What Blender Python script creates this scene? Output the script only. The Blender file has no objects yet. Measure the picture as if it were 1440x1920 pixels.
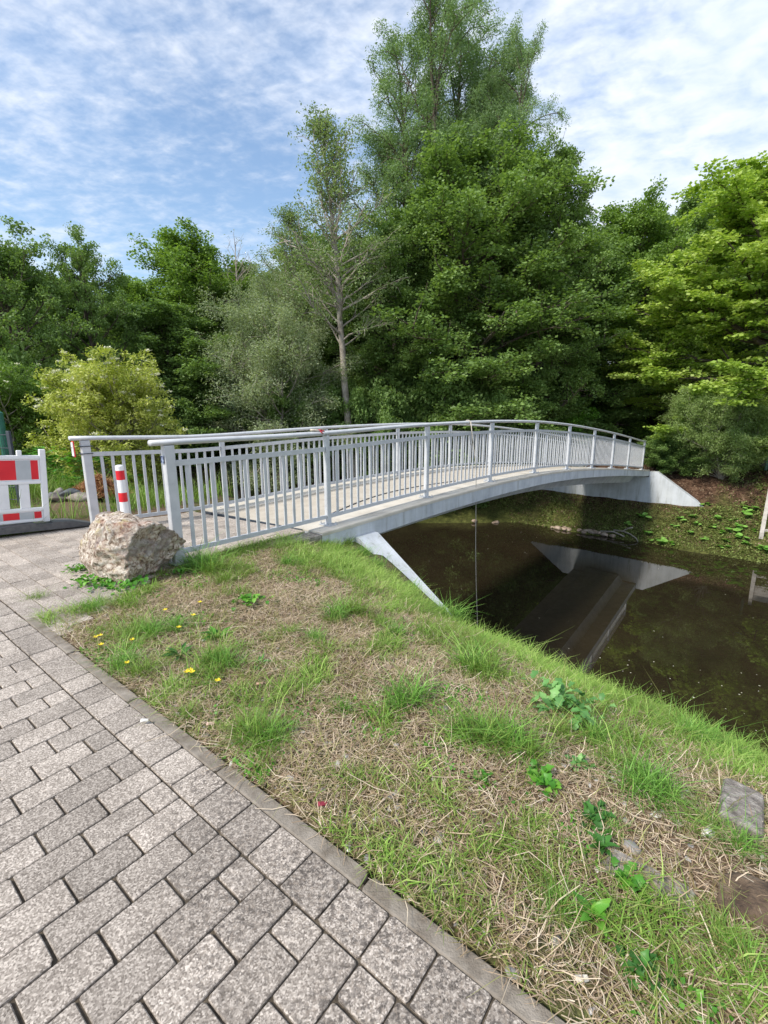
import bpy, math, random
import numpy as np
from mathutils import Vector, Matrix

# ------------------------------------------------------------------ camera, sky, sun, exposure
SC = bpy.context.scene
COL = SC.collection
FPX, PITCH, EYE = 880.0, math.radians(12.5), 1.5
AZ = math.radians(40.136)
cam_d = bpy.data.cameras.new('camera'); cam = bpy.data.objects.new('camera', cam_d); COL.objects.link(cam)
cam.location = (0, 0, EYE); cam.rotation_euler = (math.pi/2-PITCH, 0, 0)
cam_d.sensor_fit = 'HORIZONTAL'; cam_d.sensor_width = 36; cam_d.lens = 36*FPX/1440
cam_d.clip_start = 0.05; cam_d.clip_end = 2000
SC.camera = cam
SUN_EL, SUN_AZ = math.radians(46), math.radians(-128)      # azimuth from +Y, clockwise
W = bpy.data.worlds.new('World'); SC.world = W; W.use_nodes = True
nt = W.node_tree; N = nt.nodes; L = nt.links; N.clear()
def nd(t, nt_=None, **kw):
    n = (nt_ or nt).nodes.new(t)
    for k, v in kw.items(): setattr(n, k, v)
    return n
sky = nd('ShaderNodeTexSky', sky_type='NISHITA'); sky.sun_disc = False
sky.sun_elevation = SUN_EL; sky.sun_rotation = SUN_AZ; sky.air_density = 1.3; sky.dust_density = 0.6; sky.ozone_density = 3.5
b1 = nd('ShaderNodeBackground'); b1.inputs[1].default_value = 0.14; L.new(sky.outputs[0], b1.inputs[0])
b2 = nd('ShaderNodeBackground'); b2.inputs[1].default_value = 0.84
tc = nd('ShaderNodeTexCoord'); sp = nd('ShaderNodeSeparateXYZ'); L.new(tc.outputs['Generated'], sp.inputs[0])
def mth(op, a, b=None, c=None, nt_=None):
    for v in (a, b, c):
        if v is not None and not isinstance(v, (int, float)): nt_ = v.id_data
    n = nd('ShaderNodeMath', nt_, operation=op); ll = (nt_ or nt).links
    for i, v in enumerate((a, b, c)):
        if v is None: continue
        if isinstance(v, (int, float)): n.inputs[i].default_value = v
        else: ll.new(v, n.inputs[i])
    return n.outputs[0]
zz = mth('ADD', mth('MAXIMUM', sp.outputs[2], 0.0), 0.16)
cb = nd('ShaderNodeCombineXYZ'); L.new(mth('DIVIDE', sp.outputs[0], zz), cb.inputs[0]); L.new(mth('DIVIDE', sp.outputs[1], zz), cb.inputs[1])
mp = nd('ShaderNodeMapping'); mp.inputs['Rotation'].default_value = (0, 0, math.radians(28)); mp.inputs['Scale'].default_value = (1.0, 1.35, 1); L.new(cb.outputs[0], mp.inputs[0])
def nz(scale, detail, rough=0.55, dist=0.0, vec=None, nt_=None):
    n = nd('ShaderNodeTexNoise', nt_); n.inputs['Scale'].default_value = scale; n.inputs['Detail'].default_value = detail
    n.inputs['Roughness'].default_value = rough; n.inputs['Distortion'].default_value = dist
    (nt_ or nt).links.new(vec, n.inputs['Vector']); return n.outputs['Fac']
big = nz(0.8, 3, 0.5, 0.4, mp.outputs[0]); mid = nz(9.0, 4, 0.55, 0.3, mp.outputs[0]); fine = nz(26.0, 3, 0.6, 0.2, mp.outputs[0])
side = mth('MULTIPLY', sp.outputs[0], 0.48)
cov = mth('ADD', mth('ADD', mth('MULTIPLY', big, 1.6), mth('MULTIPLY', mid, 0.62)), mth('ADD', mth('MULTIPLY', fine, 0.42), side))
mr = nd('ShaderNodeMapRange', interpolation_type='SMOOTHSTEP'); L.new(cov, mr.inputs[0])
mr.inputs[1].default_value = 0.90; mr.inputs[2].default_value = 1.66; mr.inputs[3].default_value = 0.05; mr.inputs[4].default_value = 0.97
cr = nd('ShaderNodeValToRGB'); L.new(mid, cr.inputs[0])
cr.color_ramp.elements[0].color = (0.66, 0.77, 0.96, 1); cr.color_ramp.elements[0].position = 0.34
cr.color_ramp.elements[1].color = (0.86, 0.91, 1.0, 1); cr.color_ramp.elements[1].position = 0.66
L.new(cr.outputs[0], b2.inputs[0])
ms = nd('ShaderNodeMixShader'); L.new(mr.outputs[0], ms.inputs[0]); L.new(b1.outputs[0], ms.inputs[1]); L.new(b2.outputs[0], ms.inputs[2])
wo = nd('ShaderNodeOutputWorld'); L.new(ms.outputs[0], wo.inputs[0])
sl = bpy.data.lights.new('sun', 'SUN'); sl.energy = 3.4; sl.angle = math.radians(10); sl.color = (1, 0.93, 0.82)
so = bpy.data.objects.new('sun', sl); COL.objects.link(so)
sd = Vector((math.sin(SUN_AZ)*math.cos(SUN_EL), math.cos(SUN_AZ)*math.cos(SUN_EL), math.sin(SUN_EL)))
so.rotation_euler = (-sd).to_track_quat('-Z', 'Y').to_euler(); so.location = (-20, -20, 30)
vs = SC.view_settings; SC.display_settings.display_device = 'sRGB'; vs.view_transform = 'Standard'; vs.look = 'None'; vs.gamma = 1; vs.exposure = 0.50

# ------------------------------------------------------------------ frames and helpers
CA, SA = math.cos(AZ), math.sin(AZ)
def RS(r, s, z=0.0):                       # r: along the river to the right, s: along the bridge
    return Vector((r*CA+s*SA, -r*SA+s*CA, z))
def toRS(x, y): return x*CA-y*SA, x*SA+y*CA
def ray(px, py):
    u = (px-720)/FPX; v = (960-py)/FPX
    return (u, math.cos(PITCH)+v*math.sin(PITCH), -math.sin(PITCH)+v*math.cos(PITCH))
def at(px, py, Y):                         # the point at forward distance Y metres
    a = ray(px, py); k = Y/a[1]; return Vector((a[0]*k, Y, EYE+a[2]*k))
def hit(px, py):                           # where the sight line meets the terrain
    a = ray(px, py); k = 0.8
    while k < 200:
        k += 0.02 if k < 10 else 0.06
        x, y, z = a[0]*k, a[1]*k, EYE+a[2]*k
        if z < float(height(*toRS(x, y))): return Vector((x, y, z))
    return Vector((x, y, z))
def hash2(ix, iy, seed):
    h = (ix.astype(np.int64)*374761393+iy.astype(np.int64)*668265263+seed*1442695041) & 0x7fffffff
    h = ((h ^ (h >> 13))*1274126177) & 0x7fffffff
    return ((h ^ (h >> 16)) & 0xffff)/65535.0
def vnoise(x, y, seed=0):
    x = np.asarray(x, float); y = np.asarray(y, float)
    ix = np.floor(x); iy = np.floor(y); fx = x-ix; fy = y-iy; fx = fx*fx*(3-2*fx); fy = fy*fy*(3-2*fy)
    a = hash2(ix, iy, seed); b = hash2(ix+1, iy, seed); c = hash2(ix, iy+1, seed); d = hash2(ix+1, iy+1, seed)
    return (a*(1-fx)+b*fx)*(1-fy)+(c*(1-fx)+d*fx)*fy
def fnoise(x, y, seed=0, o=3):
    t = 0; a = 0.5; f = 1; n = 0
    for i in range(o): t = t+a*vnoise(np.asarray(x)*f, np.asarray(y)*f, seed+i*17); n += a; a *= 0.5; f *= 2.03
    return t/n
def sstep(a, b, x): t = np.clip((x-a)/(b-a), 0, 1); return t*t*(3-2*t)
WATER, FAR, BED = -3.74, -1.08, -4.25
DECK = np.array([(1.2, 0), (2.0, 0), (3.2, -.005), (4.1, -.0), (5.2, .035), (6.33, .055), (8.6, .06), (10.9, 0.0), (13.1, -.14), (15.3, -.33), (17.5, -.545), (19.7, -.79), (22.2, -1.08), (24, -1.08)])
def deck_z(s):
    s = np.asarray(s, float); e = 0.7
    return (np.interp(s-e, DECK[:, 0], DECK[:, 1])+2*np.interp(s, DECK[:, 0], DECK[:, 1])+np.interp(s+e, DECK[:, 0], DECK[:, 1]))/4+.004
def height(r, s):
    r = np.asarray(r, float); s = np.asarray(s, float)
    s_in = s
    sh = .9*np.clip(-9-r, 0, 4)+1.7*np.clip(-13-r, 0, 60); shn = 1.7*np.clip(-13-r, 0, 60)
    s1 = 1.62-.22*sstep(-1.6, .4, r)-shn+0.45*np.clip((r+1.2)/-3.0, 0, 1)
    d = np.maximum(s-s1, 0); base = np.where(d < 2.23, -.168*d*d, -.168*2.23**2-.75*(d-2.23))
    w = np.clip((-2.35-r)/1.75, 0, 1)*np.clip((r+9.3)/1.75, 0, 1)
    left = sstep(-8.5, -12, r)*0+np.where(s < 4.5, w, 0)
    near = base*(1-left)-(0.02+.20*sstep(3.1, 4.2, s)*(r > -4.6))*left
    near = np.where((r < -7.2) & (s < 4.5) & (r > -16), np.maximum(near, -0.25*np.maximum(s-2.6, 0)), near)
    far = WATER+(s+sh-20.35)*0.67
    farp = FAR+0.0*s+np.clip((s-34)/60, 0, 1)*9
    far = np.minimum(far, farp)
    far = np.where(s > 22.45, far*(1-w)+FAR*w, far)
    z = np.where(s+sh < 14+.0*r, np.maximum(near, BED), np.maximum(far, BED))
    lump = (fnoise(r*2.1, s*2.1, 3, 4)-.5)*.09*sstep(1.0, 1.5, s)*(1-w*(s < 4.5))
    edge = sstep(-.02, .25, z-BED)
    return z+lump*edge+np.where(s+sh > 20, (fnoise(r*.9, s*.9, 9, 3)-.5)*.35*edge*(1-w*(s > 22)), 0)
def tag(o, label=None, cat=None, group=None, kind=None):
    if label: o['label'] = label
    if cat: o['category'] = cat
    if group: o['group'] = group
    if kind: o['kind'] = kind
    return o
def link(name, me, mat, parent=None, smooth=False):
    o = bpy.data.objects.new(name, me); COL.objects.link(o)
    if mat is not None and not me.materials:
        for m in (mat if isinstance(mat, (list, tuple)) else [mat]): me.materials.append(m)
    if parent: o.parent = parent
    if smooth: me.shade_smooth()
    return o
def empty(name, loc, label, cat, group=None, rz=0):
    o = bpy.data.objects.new(name, None); COL.objects.link(o); o.location = loc; o.rotation_euler = (0, 0, rz); o.empty_display_size = .2
    return tag(o, label, cat, group)
def copy_tree(o, parent=None):
    kids = [c for c in COL.objects if c.parent == o]
    c = o.copy(); COL.objects.link(c); c.parent = parent
    for k in kids: copy_tree(k, c)
    return c
class MB:                                  # collects faces for one mesh
    def __init__(s): s.v = []; s.f = []; s.m = []
    def add(s, v, f, m=0):
        n = len(s.v); s.v += [tuple(p) for p in v]; s.f += [tuple(i+n for i in q) for q in f]; s.m += [m]*len(f); return s
    def box(s, c, d, M=None, bev=0.0, m=0):
        hx, hy, hz = d[0]/2, d[1]/2, d[2]/2; M = M or Matrix.Identity(3); c = Vector(c)
        if bev <= 0:
            v = [c+M@Vector((x*hx, y*hy, z*hz)) for z in (-1, 1) for x, y in ((-1, -1), (1, -1), (1, 1), (-1, 1))]
            return s.add(v, [(3, 2, 1, 0), (4, 5, 6, 7), (0, 1, 5, 4), (1, 2, 6, 5), (2, 3, 7, 6), (3, 0, 4, 7)], m)
        b = min(bev, hx*.45, hy*.45, hz*.45); v = []; 
        def ring(ix, iy, z):
            return [c+M@Vector(p) for p in ((-ix+b, -iy, z), (ix-b, -iy, z), (ix, -iy+b, z), (ix, iy-b, z), (ix-b, iy, z), (-ix+b, iy, z), (-ix, iy-b, z), (-ix, -iy+b, z))]
        v = ring(hx-b*.6, hy-b*.6, -hz)+ring(hx, hy, -hz+b)+ring(hx, hy, hz-b)+ring(hx-b*.6, hy-b*.6, hz)
        f = [tuple(range(7, -1, -1)), tuple(range(24, 32))]
        for k in range(3):
            for i in range(8): j = (i+1) % 8; f.append((k*8+i, k*8+j, k*8+8+j, k*8+8+i))
        return s.add(v, f, m)
    def tube(s, pts, rad, n=8, cap=True, m=0, sx=1.0, sz=1.0, up=Vector((0, 0, 1))):
        pts = [Vector(p) for p in pts]; R = rad if isinstance(rad, (list, tuple)) else [rad]*len(pts); v = []; f = []
        for i, p in enumerate(pts):
            t = (pts[min(i+1, len(pts)-1)]-pts[max(i-1, 0)]).normalized()
            a = t.cross(up)
            if a.length < 1e-3: a = t.cross(Vector((1, 0, 0)))
            a.normalize(); b = a.cross(t)
            for k in range(n):
                q = 2*math.pi*k/n; v.append(p+a*math.cos(q)*R[i]*sx+b*math.sin(q)*R[i]*sz)
        for i in range(len(pts)-1):
            for k in range(n): j = (k+1) % n; f.append((i*n+k, i*n+j, i*n+n+j, i*n+n+k))
        if cap: f += [tuple(range(n-1, -1, -1)), tuple(range((len(pts)-1)*n, len(pts)*n))]
        return s.add(v, f, m)
    def build(s, name, mat, parent=None, smooth=False):
        me = bpy.data.meshes.new(name); me.from_pydata(s.v, [], s.f)
        for m in (mat if isinstance(mat, (list, tuple)) else [mat]): me.materials.append(m)
        if any(s.m): me.polygons.foreach_set('material_index', s.m)
        me.update(); o = link(name, me, None, parent)
        if smooth: me.shade_smooth()
        return o
def quads(name, V, tint=None, F=None):     # V (n*4,3): independent quads, or F given
    me = bpy.data.meshes.new(name); V = np.asarray(V, np.float32).reshape(-1, 3)
    if F is None: F = np.arange(len(V), dtype=np.int32).reshape(-1, 4)
    F = np.asarray(F, np.int32)
    me.vertices.add(len(V)); me.vertices.foreach_set('co', V.ravel())
    me.loops.add(F.size); me.loops.foreach_set('vertex_index', F.ravel())
    me.polygons.add(len(F)); me.polygons.foreach_set('loop_start', np.arange(len(F), dtype=np.int32)*4)
    try: me.polygons.foreach_set('loop_total', np.full(len(F), 4, np.int32))
    except Exception: pass
    if tint is not None:
        a = me.attributes.new('tint', 'FLOAT', 'POINT'); a.data.foreach_set('value', np.asarray(tint, np.float32))
    me.update(calc_edges=True); return me

# ------------------------------------------------------------------ materials
def mat(name):
    m = bpy.data.materials.new(name); m.use_nodes = True; t = m.node_tree
    return m, t, t.nodes['Principled BSDF']
def ramp(t, fac, stops):
    r = nd('ShaderNodeValToRGB', t); e = r.color_ramp.elements
    while len(e) < len(stops): e.new(0.5)
    for i, (p, c) in enumerate(stops): e[i].position = p; e[i].color = (*c, 1)
    t.links.new(fac, r.inputs[0]); return r.outputs[0]
def mixc(t, fac, a, b, mode='MIX'):
    n = nd('ShaderNodeMix', t, data_type='RGBA', blend_type=mode)
    for i, v in ((0, fac), (6, a), (7, b)):
        if isinstance(v, (int, float)): n.inputs[i].default_value = v
        elif isinstance(v, tuple): n.inputs[i].default_value = (*v, 1)
        else: t.links.new(v, n.inputs[i])
    return n.outputs[2]
def coord(t, kind='Object'): return nd('ShaderNodeTexCoord', t).outputs[kind]
def bump(t, bs, h, strength, dist=0.01):
    b = nd('ShaderNodeBump', t); b.inputs['Strength'].default_value = strength; b.inputs['Distance'].default_value = dist
    t.links.new(h, b.inputs['Height']); t.links.new(b.outputs[0], bs.inputs['Normal'])
def noisy(name, stops, scale=8, detail=6, rough=.7, bmp=.3, bscale=40, metal=0, dist=.01, spec=.5, distort=0):
    m, t, b = mat(name); c = coord(t)
    f = nz(scale, detail, .6, distort, c, t); t.links.new(ramp(t, f, stops), b.inputs['Base Color'])
    b.inputs['Roughness'].default_value = rough; b.inputs['Metallic'].default_value = metal; b.inputs['Specular IOR Level'].default_value = spec
    if bmp: bump(t, b, nz(bscale, 4, .6, 0, c, t), bmp, dist)
    return m
def leafmat(name, stops, trans=.42, rough=.5, tr_tint=(1.0, 1.05, .5)):
    m, t, b = mat(name); a = nd('ShaderNodeAttribute', t, attribute_name='tint')
    c = ramp(t, a.outputs['Fac'], stops); t.links.new(c, b.inputs['Base Color']); b.inputs['Roughness'].default_value = rough
    b.inputs['Specular IOR Level'].default_value = .35
    tr = nd('ShaderNodeBsdfTranslucent', t); t.links.new(mixc(t, 1.0, c, tr_tint, 'MULTIPLY'), tr.inputs[0])
    x = nd('ShaderNodeMixShader', t); x.inputs[0].default_value = trans
    t.links.new(b.outputs[0], x.inputs[1]); t.links.new(tr.outputs[0], x.inputs[2])
    t.links.new(x.outputs[0], t.nodes['Material Output'].inputs[0]); return m
M = {}
M['rail'] = noisy('grey_painted_steel', [(.25, (.40, .41, .43)), (.42, (.50, .515, .535)), (.7, (.58, .59, .61))], 7, 9, .42, .1, 300)
M['steel'] = noisy('galvanised_steel', [(.3, (.42, .44, .47)), (.7, (.55, .57, .6))], 30, 4, .4, .08, 200, .4)
M['wallpaint'] = noisy('pale_grey_wall_paint', [(.2, (.44, .48, .53)), (.55, (.57, .61, .66)), (.8, (.63, .67, .71))], 2.2, 8, .8, .35, 60)
M['fascia'] = noisy('painted_slab_edge', [(.25, (.40, .44, .50)), (.5, (.54, .58, .63)), (.75, (.66, .69, .72))], 3, 9, .75, .3, 50)
def stained(name, stops):
    m, t, b = mat(name); c = coord(t); mp_ = nd('ShaderNodeMapping', t); mp_.inputs['Scale'].default_value = (5, 5, .5); t.links.new(c, mp_.inputs[0])
    a_ = nz(2.2, 8, .6, 0, c, t); v_ = nz(1.6, 7, .7, .2, mp_.outputs[0], t)
    x = ramp(t, a_, stops); x = mixc(t, 1.0, x, ramp(t, v_, [(.30, (.55, .53, .48)), (.42, (.88, .88, .86)), (.6, (1, 1, 1))]), 'MULTIPLY')
    t.links.new(x, b.inputs['Base Color']); b.inputs['Roughness'].default_value = .82; bump(t, b, nz(60, 5, .6, 0, c, t), .4, .01); return m
M['wallpaint'] = stained('stained_grey_wall_paint', [(.2, (.44, .47, .50)), (.55, (.57, .60, .64)), (.8, (.64, .67, .70))])
M['fascia'] = stained('stained_slab_edge', [(.25, (.40, .43, .47)), (.5, (.54, .57, .61)), (.75, (.66, .69, .71))])
M['deck'] = noisy('beige_deck_surface', [(.25, (.37, .325, .265)), (.5, (.47, .42, .345)), (.8, (.54, .49, .415))], 4, 9, .85, .4, 120)
M['deckedge'] = noisy('pale_deck_margin', [(.2, (.36, .33, .28)), (.5, (.55, .51, .44)), (.8, (.65, .61, .54))], 3, 9, .85, .4, 90)
M['concrete'] = noisy('weathered_concrete', [(.3, (.10, .085, .07)), (.5, (.27, .24, .21)), (.7, (.48, .44, .39))], 28, 9, .9, .9, 90, dist=.02)
M['kerb'] = noisy('kerb_concrete', [(.25, (.12, .095, .07)), (.5, (.23, .20, .165)), (.75, (.34, .30, .255))], 14, 9, .9, .6, 160)
M['red'] = noisy('red_reflective_sheet', [(.3, (.62, .012, .025)), (.7, (.75, .02, .03))], 6, 3, .4, 0)
M['white'] = noisy('white_plastic', [(.3, (.74, .75, .76)), (.7, (.84, .84, .85))], 5, 4, .45, .05, 60)
M['silver'] = noisy('grey_reflective_sheet', [(.3, (.42, .45, .47)), (.7, (.48, .51, .53))], 8, 3, .45, 0)
M['rubber'] = noisy('dark_recycled_rubber', [(.3, (.07, .07, .075)), (.7, (.13, .13, .13))], 20, 5, .75, .3, 200)
M['darkmetal'] = noisy('anthracite_metal', [(.3, (.03, .04, .055)), (.7, (.05, .06, .08))], 9, 3, .45, 0)
M['greenmetal'] = noisy('green_coated_post', [(.3, (.01, .09, .06)), (.7, (.015, .13, .085))], 9, 3, .45, 0)
M['rope'] = noisy('grey_rope', [(.3, (.40, .36, .30)), (.7, (.62, .57, .50))], 60, 3, .9, .3, 300)
M['straw'] = leafmat('dry_straw', [(0, (.19, .125, .075)), (.5, (.44, .33, .22)), (1, (.72, .61, .46))], .1, .75, (1, 1, 1))
M['chip'] = leafmat('orange_wood_chips', [(0, (.18, .07, .03)), (.5, (.42, .20, .09)), (1, (.60, .36, .18))], .05, .8, (1, 1, 1))
M['grass'] = leafmat('grass_blades', [(0, (.15, .16, .04)), (.3, (.16, .26, .04)), (.7, (.22, .40, .06)), (1, (.42, .56, .15))], .3, .5)
M['drygrass'] = leafmat('yellowing_grass', [(0, (.26, .19, .08)), (.5, (.28, .29, .09)), (1, (.44, .45, .17))], .25, .6)
M['lush'] = leafmat('lush_bluish_grass', [(0, (.08, .17, .025)), (.5, (.15, .34, .05)), (1, (.30, .54, .11))], .3, .45)
M['weed'] = leafmat('weed_leaves', [(0, (.05, .16, .02)), (.5, (.09, .30, .03)), (1, (.22, .46, .06))], .3, .45)
M['paleweed'] = leafmat('pale_weed_leaves', [(0, (.09, .22, .06)), (.5, (.15, .36, .10)), (1, (.27, .50, .16))], .3, .45)
M['darkweed'] = leafmat('dark_weed_leaves', [(0, (.03, .09, .015)), (.5, (.05, .16, .03)), (1, (.08, .24, .04))], .25, .45)
M['bark'] = noisy('grey_brown_bark', [(.3, (.06, .045, .032)), (.6, (.13, .105, .08)), (.8, (.22, .19, .155))], 5, 8, .9, .8, 25, dist=.03)
M['palebark'] = noisy('pale_grey_bark', [(.3, (.20, .17, .14)), (.6, (.38, .34, .29)), (.8, (.52, .48, .42))], 4, 8, .9, .8, 25, dist=.03)
M['soil'] = None

def ground_material():
    m, t, b = mat('bank_soil_and_litter'); c = coord(t)
    n1 = nz(1.1, 6, .6, .3, c, t); n2 = nz(38, 6, .7, .6, c, t); n3 = nz(160, 3, .6, 0, c, t); n4 = nz(7, 5, .6, .3, c, t)
    f = mth('ADD', mth('MULTIPLY', n2, .6), mth('MULTIPLY', n3, .4), nt_=t)
    dry = ramp(t, f, [(.3, (.045, .030, .018)), (.46, (.13, .088, .055)), (.6, (.23, .165, .105)), (.74, (.38, .30, .20))])
    mossy = ramp(t, f, [(.3, (.03, .035, .012)), (.5, (.08, .11, .03)), (.7, (.20, .22, .07))])
    k = nd('ShaderNodeMapRange', t); t.links.new(mth('ADD', n1, mth('MULTIPLY', n4, .5, nt_=t), nt_=t), k.inputs[0]); k.inputs[1].default_value = .70; k.inputs[2].default_value = .88
    near = mixc(t, k.outputs[0], dry, mossy)
    # far bank soil: red-brown litter with olive cover
    s = nd('ShaderNodeSeparateXYZ', t); t.links.new(c, s.inputs[0])
    sc = mth('ADD', mth('MULTIPLY', s.outputs[0], SA, nt_=t), mth('MULTIPLY', s.outputs[1], CA, nt_=t), nt_=t)
    ff = mth('ADD', mth('MULTIPLY', nz(5, 8, .7, .3, c, t), .6), mth('MULTIPLY', nz(14, 6, .7, .3, c, t), .4), nt_=t)
    fd = ramp(t, ff, [(.38, (.018, .010, .007)), (.48, (.062, .034, .021)), (.56, (.12, .070, .045)), (.68, (.27, .19, .13))])
    fg = ramp(t, ff, [(.36, (.020, .024, .008)), (.5, (.070, .078, .020)), (.66, (.16, .165, .05))])
    fk = nd('ShaderNodeMapRange', t); t.links.new(mth('ADD', mth('MULTIPLY', nz(.8, 5, .65, .3, c, t), 4.0), mth('MULTIPLY', s.outputs[2], -1.0), nt_=t), fk.inputs[0]); fk.inputs[1].default_value = 4.1; fk.inputs[2].default_value = 5.2
    farc = mixc(t, fk.outputs[0], fd, fg)
    w = mth('GREATER_THAN', sc, 12.0, nt_=t)
    t.links.new(mixc(t, w, near, farc), b.inputs['Base Color'])
    f = mth('ADD', mth('MULTIPLY', f, .5, nt_=t), mth('MULTIPLY', ff, .5, nt_=t), nt_=t); b.inputs['Roughness'].default_value = .95; b.inputs['Specular IOR Level'].default_value = .2
    bump(t, b, f, .9, .05); return m
def paver_material(name, light, blot):
    m, t, b = mat(name); c = coord(t); a = nd('ShaderNodeAttribute', t, attribute_name='tint')
    vo = nd('ShaderNodeTexVoronoi', t); vo.inputs['Scale'].default_value = 210; t.links.new(c, vo.inputs['Vector'])
    sp_ = nd('ShaderNodeSeparateColor', t); t.links.new(vo.outputs['Color'], sp_.inputs[0])
    g = mth('ADD', mth('MULTIPLY', sp_.outputs[0], .5), mth('MULTIPLY', nz(150, 5, .75, 0, c, t), .5), nt_=t)
    k = light
    base = ramp(t, g, [(.22, (.20*k, .172*k, .147*k)), (.38, (.34*k, .300*k, .262*k)), (.56, (.46*k, .41*k, .362*k)), (.74, (.72*k, .65*k, .58*k))])
    tn = mth('ADD', mth('MULTIPLY', a.outputs['Fac'], .40), .78, nt_=t)
    base = mixc(t, 1.0, base, tn, 'MULTIPLY') if False else base
    hs = nd('ShaderNodeHueSaturation', t); t.links.new(base, hs.inputs['Color']); t.links.new(tn, hs.inputs['Value']); base = hs.outputs[0]
    if blot:   # crusty lichen: dark patches with pale flakes, mostly along the edge on the right
        s = nd('ShaderNodeSeparateXYZ', t); t.links.new(c, s.inputs[0])
        pos = mth('ADD', mth('MULTIPLY', s.outputs[0], .34), mth('MULTIPLY', s.outputs[1], .10), nt_=t)
        amt = mth('ADD', nz(2.2, 3, .6, 0, c, t), pos, nt_=t)
        aa = nd('ShaderNodeMapRange', t); t.links.new(amt, aa.inputs[0]); aa.inputs[1].default_value = .34; aa.inputs[2].default_value = .58
        pt = nz(48, 8, .75, .1, c, t)
        darkm = nd('ShaderNodeMapRange', t); t.links.new(pt, darkm.inputs[0]); darkm.inputs[1].default_value = .51; darkm.inputs[2].default_value = .46
        pale = nd('ShaderNodeMapRange', t); t.links.new(nz(80, 6, .7, .2, c, t), pale.inputs[0]); pale.inputs[1].default_value = .53; pale.inputs[2].default_value = .60
        base = mixc(t, mth('MULTIPLY', mth('MULTIPLY', darkm.outputs[0], aa.outputs[0], nt_=t), .68, nt_=t), base, (.042, .036, .034))
        base = mixc(t, mth('MULTIPLY', mth('MULTIPLY', pale.outputs[0], aa.outputs[0], nt_=t), .65, nt_=t), base, (.31, .26, .215))
    st = nz(3.5, 5, .65, .4, c, t)
    base = mixc(t, 1.0, base, ramp(t, st, [(.3, (.76, .74, .72)), (.6, (1.06, 1.04, 1.02))]), 'MULTIPLY')
    t.links.new(base, b.inputs['Base Color']); b.inputs['Roughness'].default_value = .88; b.inputs['Specular IOR Level'].default_value = .3
    bump(t, b, g, .7, .004); return m
M['soil'] = ground_material()
M['paver'] = paver_material('grey_concrete_pavers', .83, True)
M['paver2'] = paver_material('beige_path_pavers', .92, False)
M['joint'] = noisy('paving_joint_dirt', [(.3, (.035, .028, .020)), (.55, (.095, .076, .054)), (.75, (.19, .16, .12))], 30, 6, .95, .6, 150)

# ------------------------------------------------------------------ terrain and water
def axis(*segs):
    out = []
    for a, b, st in segs: out += list(np.arange(a, b-1e-6, st))
    return np.array(out+[segs[-1][1]])
ra = axis((-160, -40, 6), (-40, -12, .8), (-12, -9, .3), (-9, 4, .09), (4, 40, .7), (40, 160, 6))
sa = axis((-60, -6, 4), (-6, .3, .45), (.3, 1.0, .05), (1.0, 4.44, .08), (4.44, 4.62, .09), (4.62, 8, .12), (8, 20, .8), (20, 22.4, .15), (22.4, 26, .15), (26, 60, 1.2), (60, 220, 8))
Rg, Sg = np.meshgrid(ra, sa); Zg = height(Rg, Sg)
Zg = np.where(Sg < np.where(Rg > -4.6, .955+.044*(Rg+.9), 1.0), -.06, Zg)
Zg = np.where((Rg < -4.6) & (Rg > -7.0) & (Sg < 4.45), -.22, Zg)
Zg = np.where((Rg < -7.0) & (Sg < 1.0), -.05, Zg)
V = np.stack([Rg*CA+Sg*SA, -Rg*SA+Sg*CA, Zg], -1).reshape(-1, 3)
nr, ns = len(ra), len(sa); idx = np.arange(nr*ns).reshape(ns, nr)
F = np.stack([idx[:-1, :-1], idx[:-1, 1:], idx[1:, 1:], idx[1:, :-1]], -1).reshape(-1, 4)
g = link('ground', quads('ground', V, None, F), M['soil'], smooth=True); tag(g, kind='structure')
m, t, b = mat('dark_river_water'); c = coord(t)
wn = mth('ADD', mth('MULTIPLY', nz(.55, 5, .6, .6, c, t), .6), mth('MULTIPLY', nz(5, 5, .65, .3, c, t), .4), nt_=t)
t.links.new(ramp(t, wn, [(.35, (.018, .014, .008)), (.6, (.026, .020, .011)), (.78, (.038, .031, .016))]), b.inputs['Base Color'])
b.inputs['Roughness'].default_value = .02; b.inputs['IOR'].default_value = 1.5; b.inputs['Specular IOR Level'].default_value = .8
bump(t, b, nz(2.2, 3, .5, .5, c, t), .03, .006); M['water'] = m
wv = [RS(r, s, WATER) for r, s in ((-150, -50), (-12.6, -50), (-12.6, 4.75), (150, 4.75), (150, 21.5), (-150, 21.5))]
# 'water' keeps its own object frame so the river-bed pattern runs with the stream
w = MB().add(wv, [(0, 1, 2, 3, 4, 5)]).build('water', M['water']); tag(w, kind='structure')

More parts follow.
